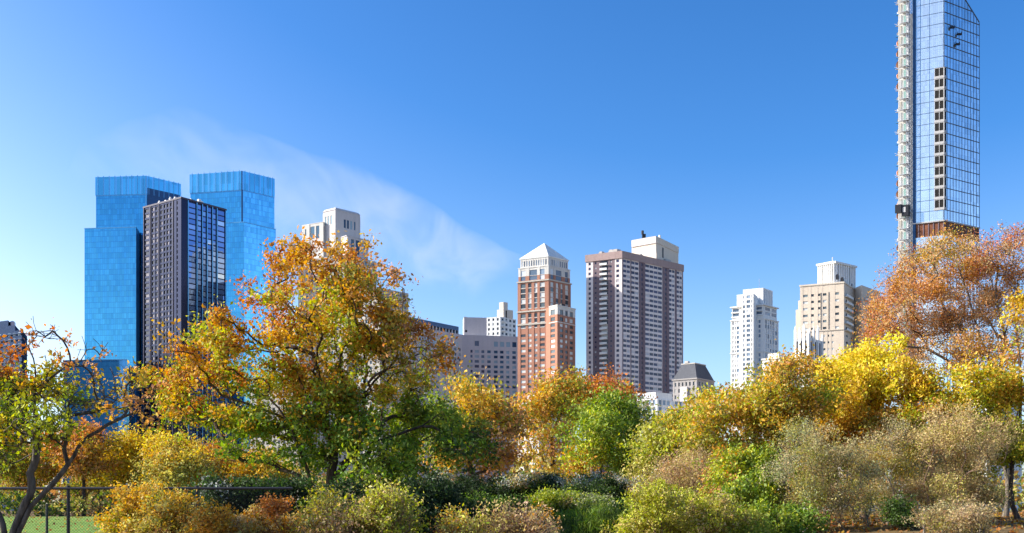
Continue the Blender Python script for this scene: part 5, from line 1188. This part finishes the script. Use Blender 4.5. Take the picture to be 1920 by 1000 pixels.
sheet('lawn', lin(-95, -8, 59), lin(34, 116, 55), .006, ground_mat('mown_grass', [(.33, (.06, .12, .02)), (.46, (.12, .22, .035)), (.56, (.18, .27, .05)), (.68, (.28, .28, .09))], 1.1))
r = np.random.default_rng(3); n = 9000
x = np.concatenate([r.uniform(12, 42, 6500), r.uniform(-60, -9, 2500)]); y = np.concatenate([r.uniform(34, 74, 6500), r.uniform(36, 112, 2500)]); cs = np.array([PIG[k] for k in ('orange', 'rust', 'copper', 'gold', 'tan')])
fl = bpy.data.objects.new('fallen_leaves', leaf_mesh('fallen_leaves', np.stack([x, y, terrain(x, y) + r.uniform(.01, .06, n)], 1), .2, .14, cs[r.integers(0, 5, n)] * r.uniform(.6, 1.2, (n, 1)), r, 0, (0, 0, 4)))
col.objects.link(fl); tag(fl, 'orange fallen leaves scattered over lawn and soil under the trees', 'fallen leaves', kind='stuff')

# ------------------------------------------------------------------ wispy cloud: a thin real volume high above the city
def cloud():
    up = [(150, 262), (240, 222), (330, 197), (430, 230), (540, 266), (640, 300), (740, 343), (830, 390), (900, 437), (955, 470), (1040, 512)]
    lo = [(120, 330), (200, 370), (290, 400), (390, 440), (490, 490), (590, 530), (690, 552), (780, 556), (860, 548), (940, 544), (1040, 522)]
    r = np.random.default_rng(17); nt_, ns = 110, 40
    t0 = np.linspace(0, 1, len(up)); tt = np.linspace(0, 1, nt_)
    U = np.stack([np.interp(tt, t0, [p[i] for p in up]) for i in (0, 1)], 1); Lw = np.stack([np.interp(tt, t0, [p[i] for p in lo]) for i in (0, 1)], 1)
    H = 1150.0
    def hor(p, h): D = (h - EYE) * F / (HZ - p[1]); return np.array((X(p[0], D), D, h))
    V = []
    for i in range(nt_):
        e = math.sin(math.pi * (.02 + .96 * tt[i])) ** 1.15 * (.5 + .55 * tt[i])
        w1 = 4 * math.sin(tt[i] * 19) + 2 * math.sin(tt[i] * 43 + 1); w2 = 14 * math.sin(tt[i] * 23 + 2) + 9 * math.sin(tt[i] * 47)
        for s in range(ns):
            a = 2 * math.pi * s / ns; f = .5 - .5 * math.cos(a)          # 0 at the upper edge, 1 at the lower
            p = U[i] * (1 - f) + Lw[i] * f + np.array((0, w1 * (1 - f) + w2 * f))
            lump = 1 + .13 * math.sin(tt[i] * 21 + 5 * f) + .08 * math.sin(tt[i] * 47 - 9 * f)
            th = 520 * (f ** 1.15 * (1 - f) ** 1.9) * e * lump + .5
            q = hor(p, H); q[2] += th if a < math.pi else -th * .4
            V.append(q)
    V = np.array(V); Q = [((i + 1) * ns + s, (i + 1) * ns + (s + 1) % ns, i * ns + (s + 1) % ns, i * ns + s) for i in range(nt_ - 1) for s in range(ns)]
    o0 = V.mean(0); V = V - o0
    me = bpy.data.meshes.new('cloud'); me.from_pydata([tuple(v) for v in V], [], Q + [tuple(reversed(range(ns))), tuple(range((nt_ - 1) * ns, nt_ * ns))])
    m, nt, out = new_mat('thin_cloud')
    pv = N(nt, 'ShaderNodeVolumeScatter'); pv.inputs['Color'].default_value = (1, 1, 1, 1)
    tc = N(nt, 'ShaderNodeTexCoord'); mp = N(nt, 'ShaderNodeMapping'); mp.inputs['Scale'].default_value = (.0046, .0013, .006); mp.inputs['Rotation'].default_value = (0, 0, R(-38)); nt.links.new(tc.outputs['Object'], mp.inputs[0])
    nz = N(nt, 'ShaderNodeTexNoise'); nz.inputs['Scale'].default_value = 1.0; nz.inputs['Detail'].default_value = 6; nz.inputs['Roughness'].default_value = .6; nz.inputs['Distortion'].default_value = 1.2; nt.links.new(mp.outputs[0], nz.inputs[0])
    d = mth(nt, 'MULTIPLY', mth(nt, 'MAXIMUM', mth(nt, 'SUBTRACT', nz.outputs[0], .30), 0.0), .0044)
    nt.links.new(d, pv.inputs['Density']); nt.links.new(pv.outputs[0], out.inputs['Volume'])
    me.materials.append(m); o = bpy.data.objects.new('cloud', me); o.location = o0; col.objects.link(o)
    tag(o, 'thin white wisp of cloud drifting down to the right across the blue sky', 'cloud', kind='stuff')
cloud()

# ------------------------------------------------------------------ light, sky, camera
EL, AZ = R(31), R(-3)                 # sun stands square to the left of the view
sd = np.array((-math.cos(AZ) * math.cos(EL), -math.sin(AZ) * math.cos(EL), math.sin(EL)))
L = bpy.data.lights.new('sun', 'SUN'); L.energy = 5.0; L.angle = R(.5); L.color = (1, .93, .82)
so = bpy.data.objects.new('sun', L); col.objects.link(so)
from mathutils import Vector
so.rotation_euler = Vector(sd).to_track_quat('Z', 'Y').to_euler()
wd = bpy.data.worlds.new('World'); scene.world = wd; wd.use_nodes = True
nt = wd.node_tree
for n_ in list(nt.nodes): nt.nodes.remove(n_)
out = N(nt, 'ShaderNodeOutputWorld'); bg = N(nt, 'ShaderNodeBackground'); sk = N(nt, 'ShaderNodeTexSky', sky_type='NISHITA')
sk.sun_disc = False; sk.sun_elevation = EL; sk.sun_rotation = math.atan2(sd[0], sd[1]); sk.altitude = 50; sk.air_density = 1.0; sk.dust_density = 1.2; sk.ozone_density = 4.0
sa = N(nt, 'ShaderNodeVectorMath', operation='SCALE'); sa.inputs['Scale'].default_value = .22; nt.links.new(sk.outputs[0], sa.inputs[0])
gm = N(nt, 'ShaderNodeGamma'); gm.inputs[1].default_value = 1.32; nt.links.new(sa.outputs[0], gm.inputs[0])        # a clear, contrasty autumn sky
sb = N(nt, 'ShaderNodeVectorMath', operation='SCALE'); sb.inputs['Scale'].default_value = 1 / .22; nt.links.new(gm.outputs[0], sb.inputs[0])
hs = N(nt, 'ShaderNodeHueSaturation'); hs.inputs['Hue'].default_value = .5; bw = N(nt, 'ShaderNodeRGBToBW'); nt.links.new(gm.outputs[0], bw.inputs[0])
mr = N(nt, 'ShaderNodeMapRange')
for i_, q_ in enumerate((.34, .86, 1.15, .74)): mr.inputs[i_ + 1].default_value = q_
nt.links.new(bw.outputs[0], mr.inputs[0]); nt.links.new(mr.outputs[0], hs.inputs['Saturation'])
nt.links.new(sb.outputs[0], hs.inputs['Color']); nt.links.new(hs.outputs[0], bg.inputs[0]); bg.inputs[1].default_value = .132
nt.links.new(bg.outputs[0], out.inputs[0])
cam = bpy.data.cameras.new('camera'); cam.sensor_width = 36; cam.lens = 36 * F / 1920; cam.shift_y = (HZ - 500) / 1920; cam.clip_start = .1; cam.clip_end = 30000
co_ = bpy.data.objects.new('camera', cam); col.objects.link(co_); co_.location = (0, 0, EYE); co_.rotation_euler = (R(90), 0, 0); scene.camera = co_
scene.view_settings.view_transform = 'Standard'; scene.view_settings.look = 'None'; scene.view_settings.exposure = 0.95; scene.view_settings.gamma = 1
scene.cycles.max_bounces = 6; scene.cycles.diffuse_bounces = 3; scene.cycles.glossy_bounces = 3; scene.cycles.transmission_bounces = 3; scene.cycles.volume_bounces = 0; scene.cycles.transparent_max_bounces = 4
scene.cycles.use_denoising = True
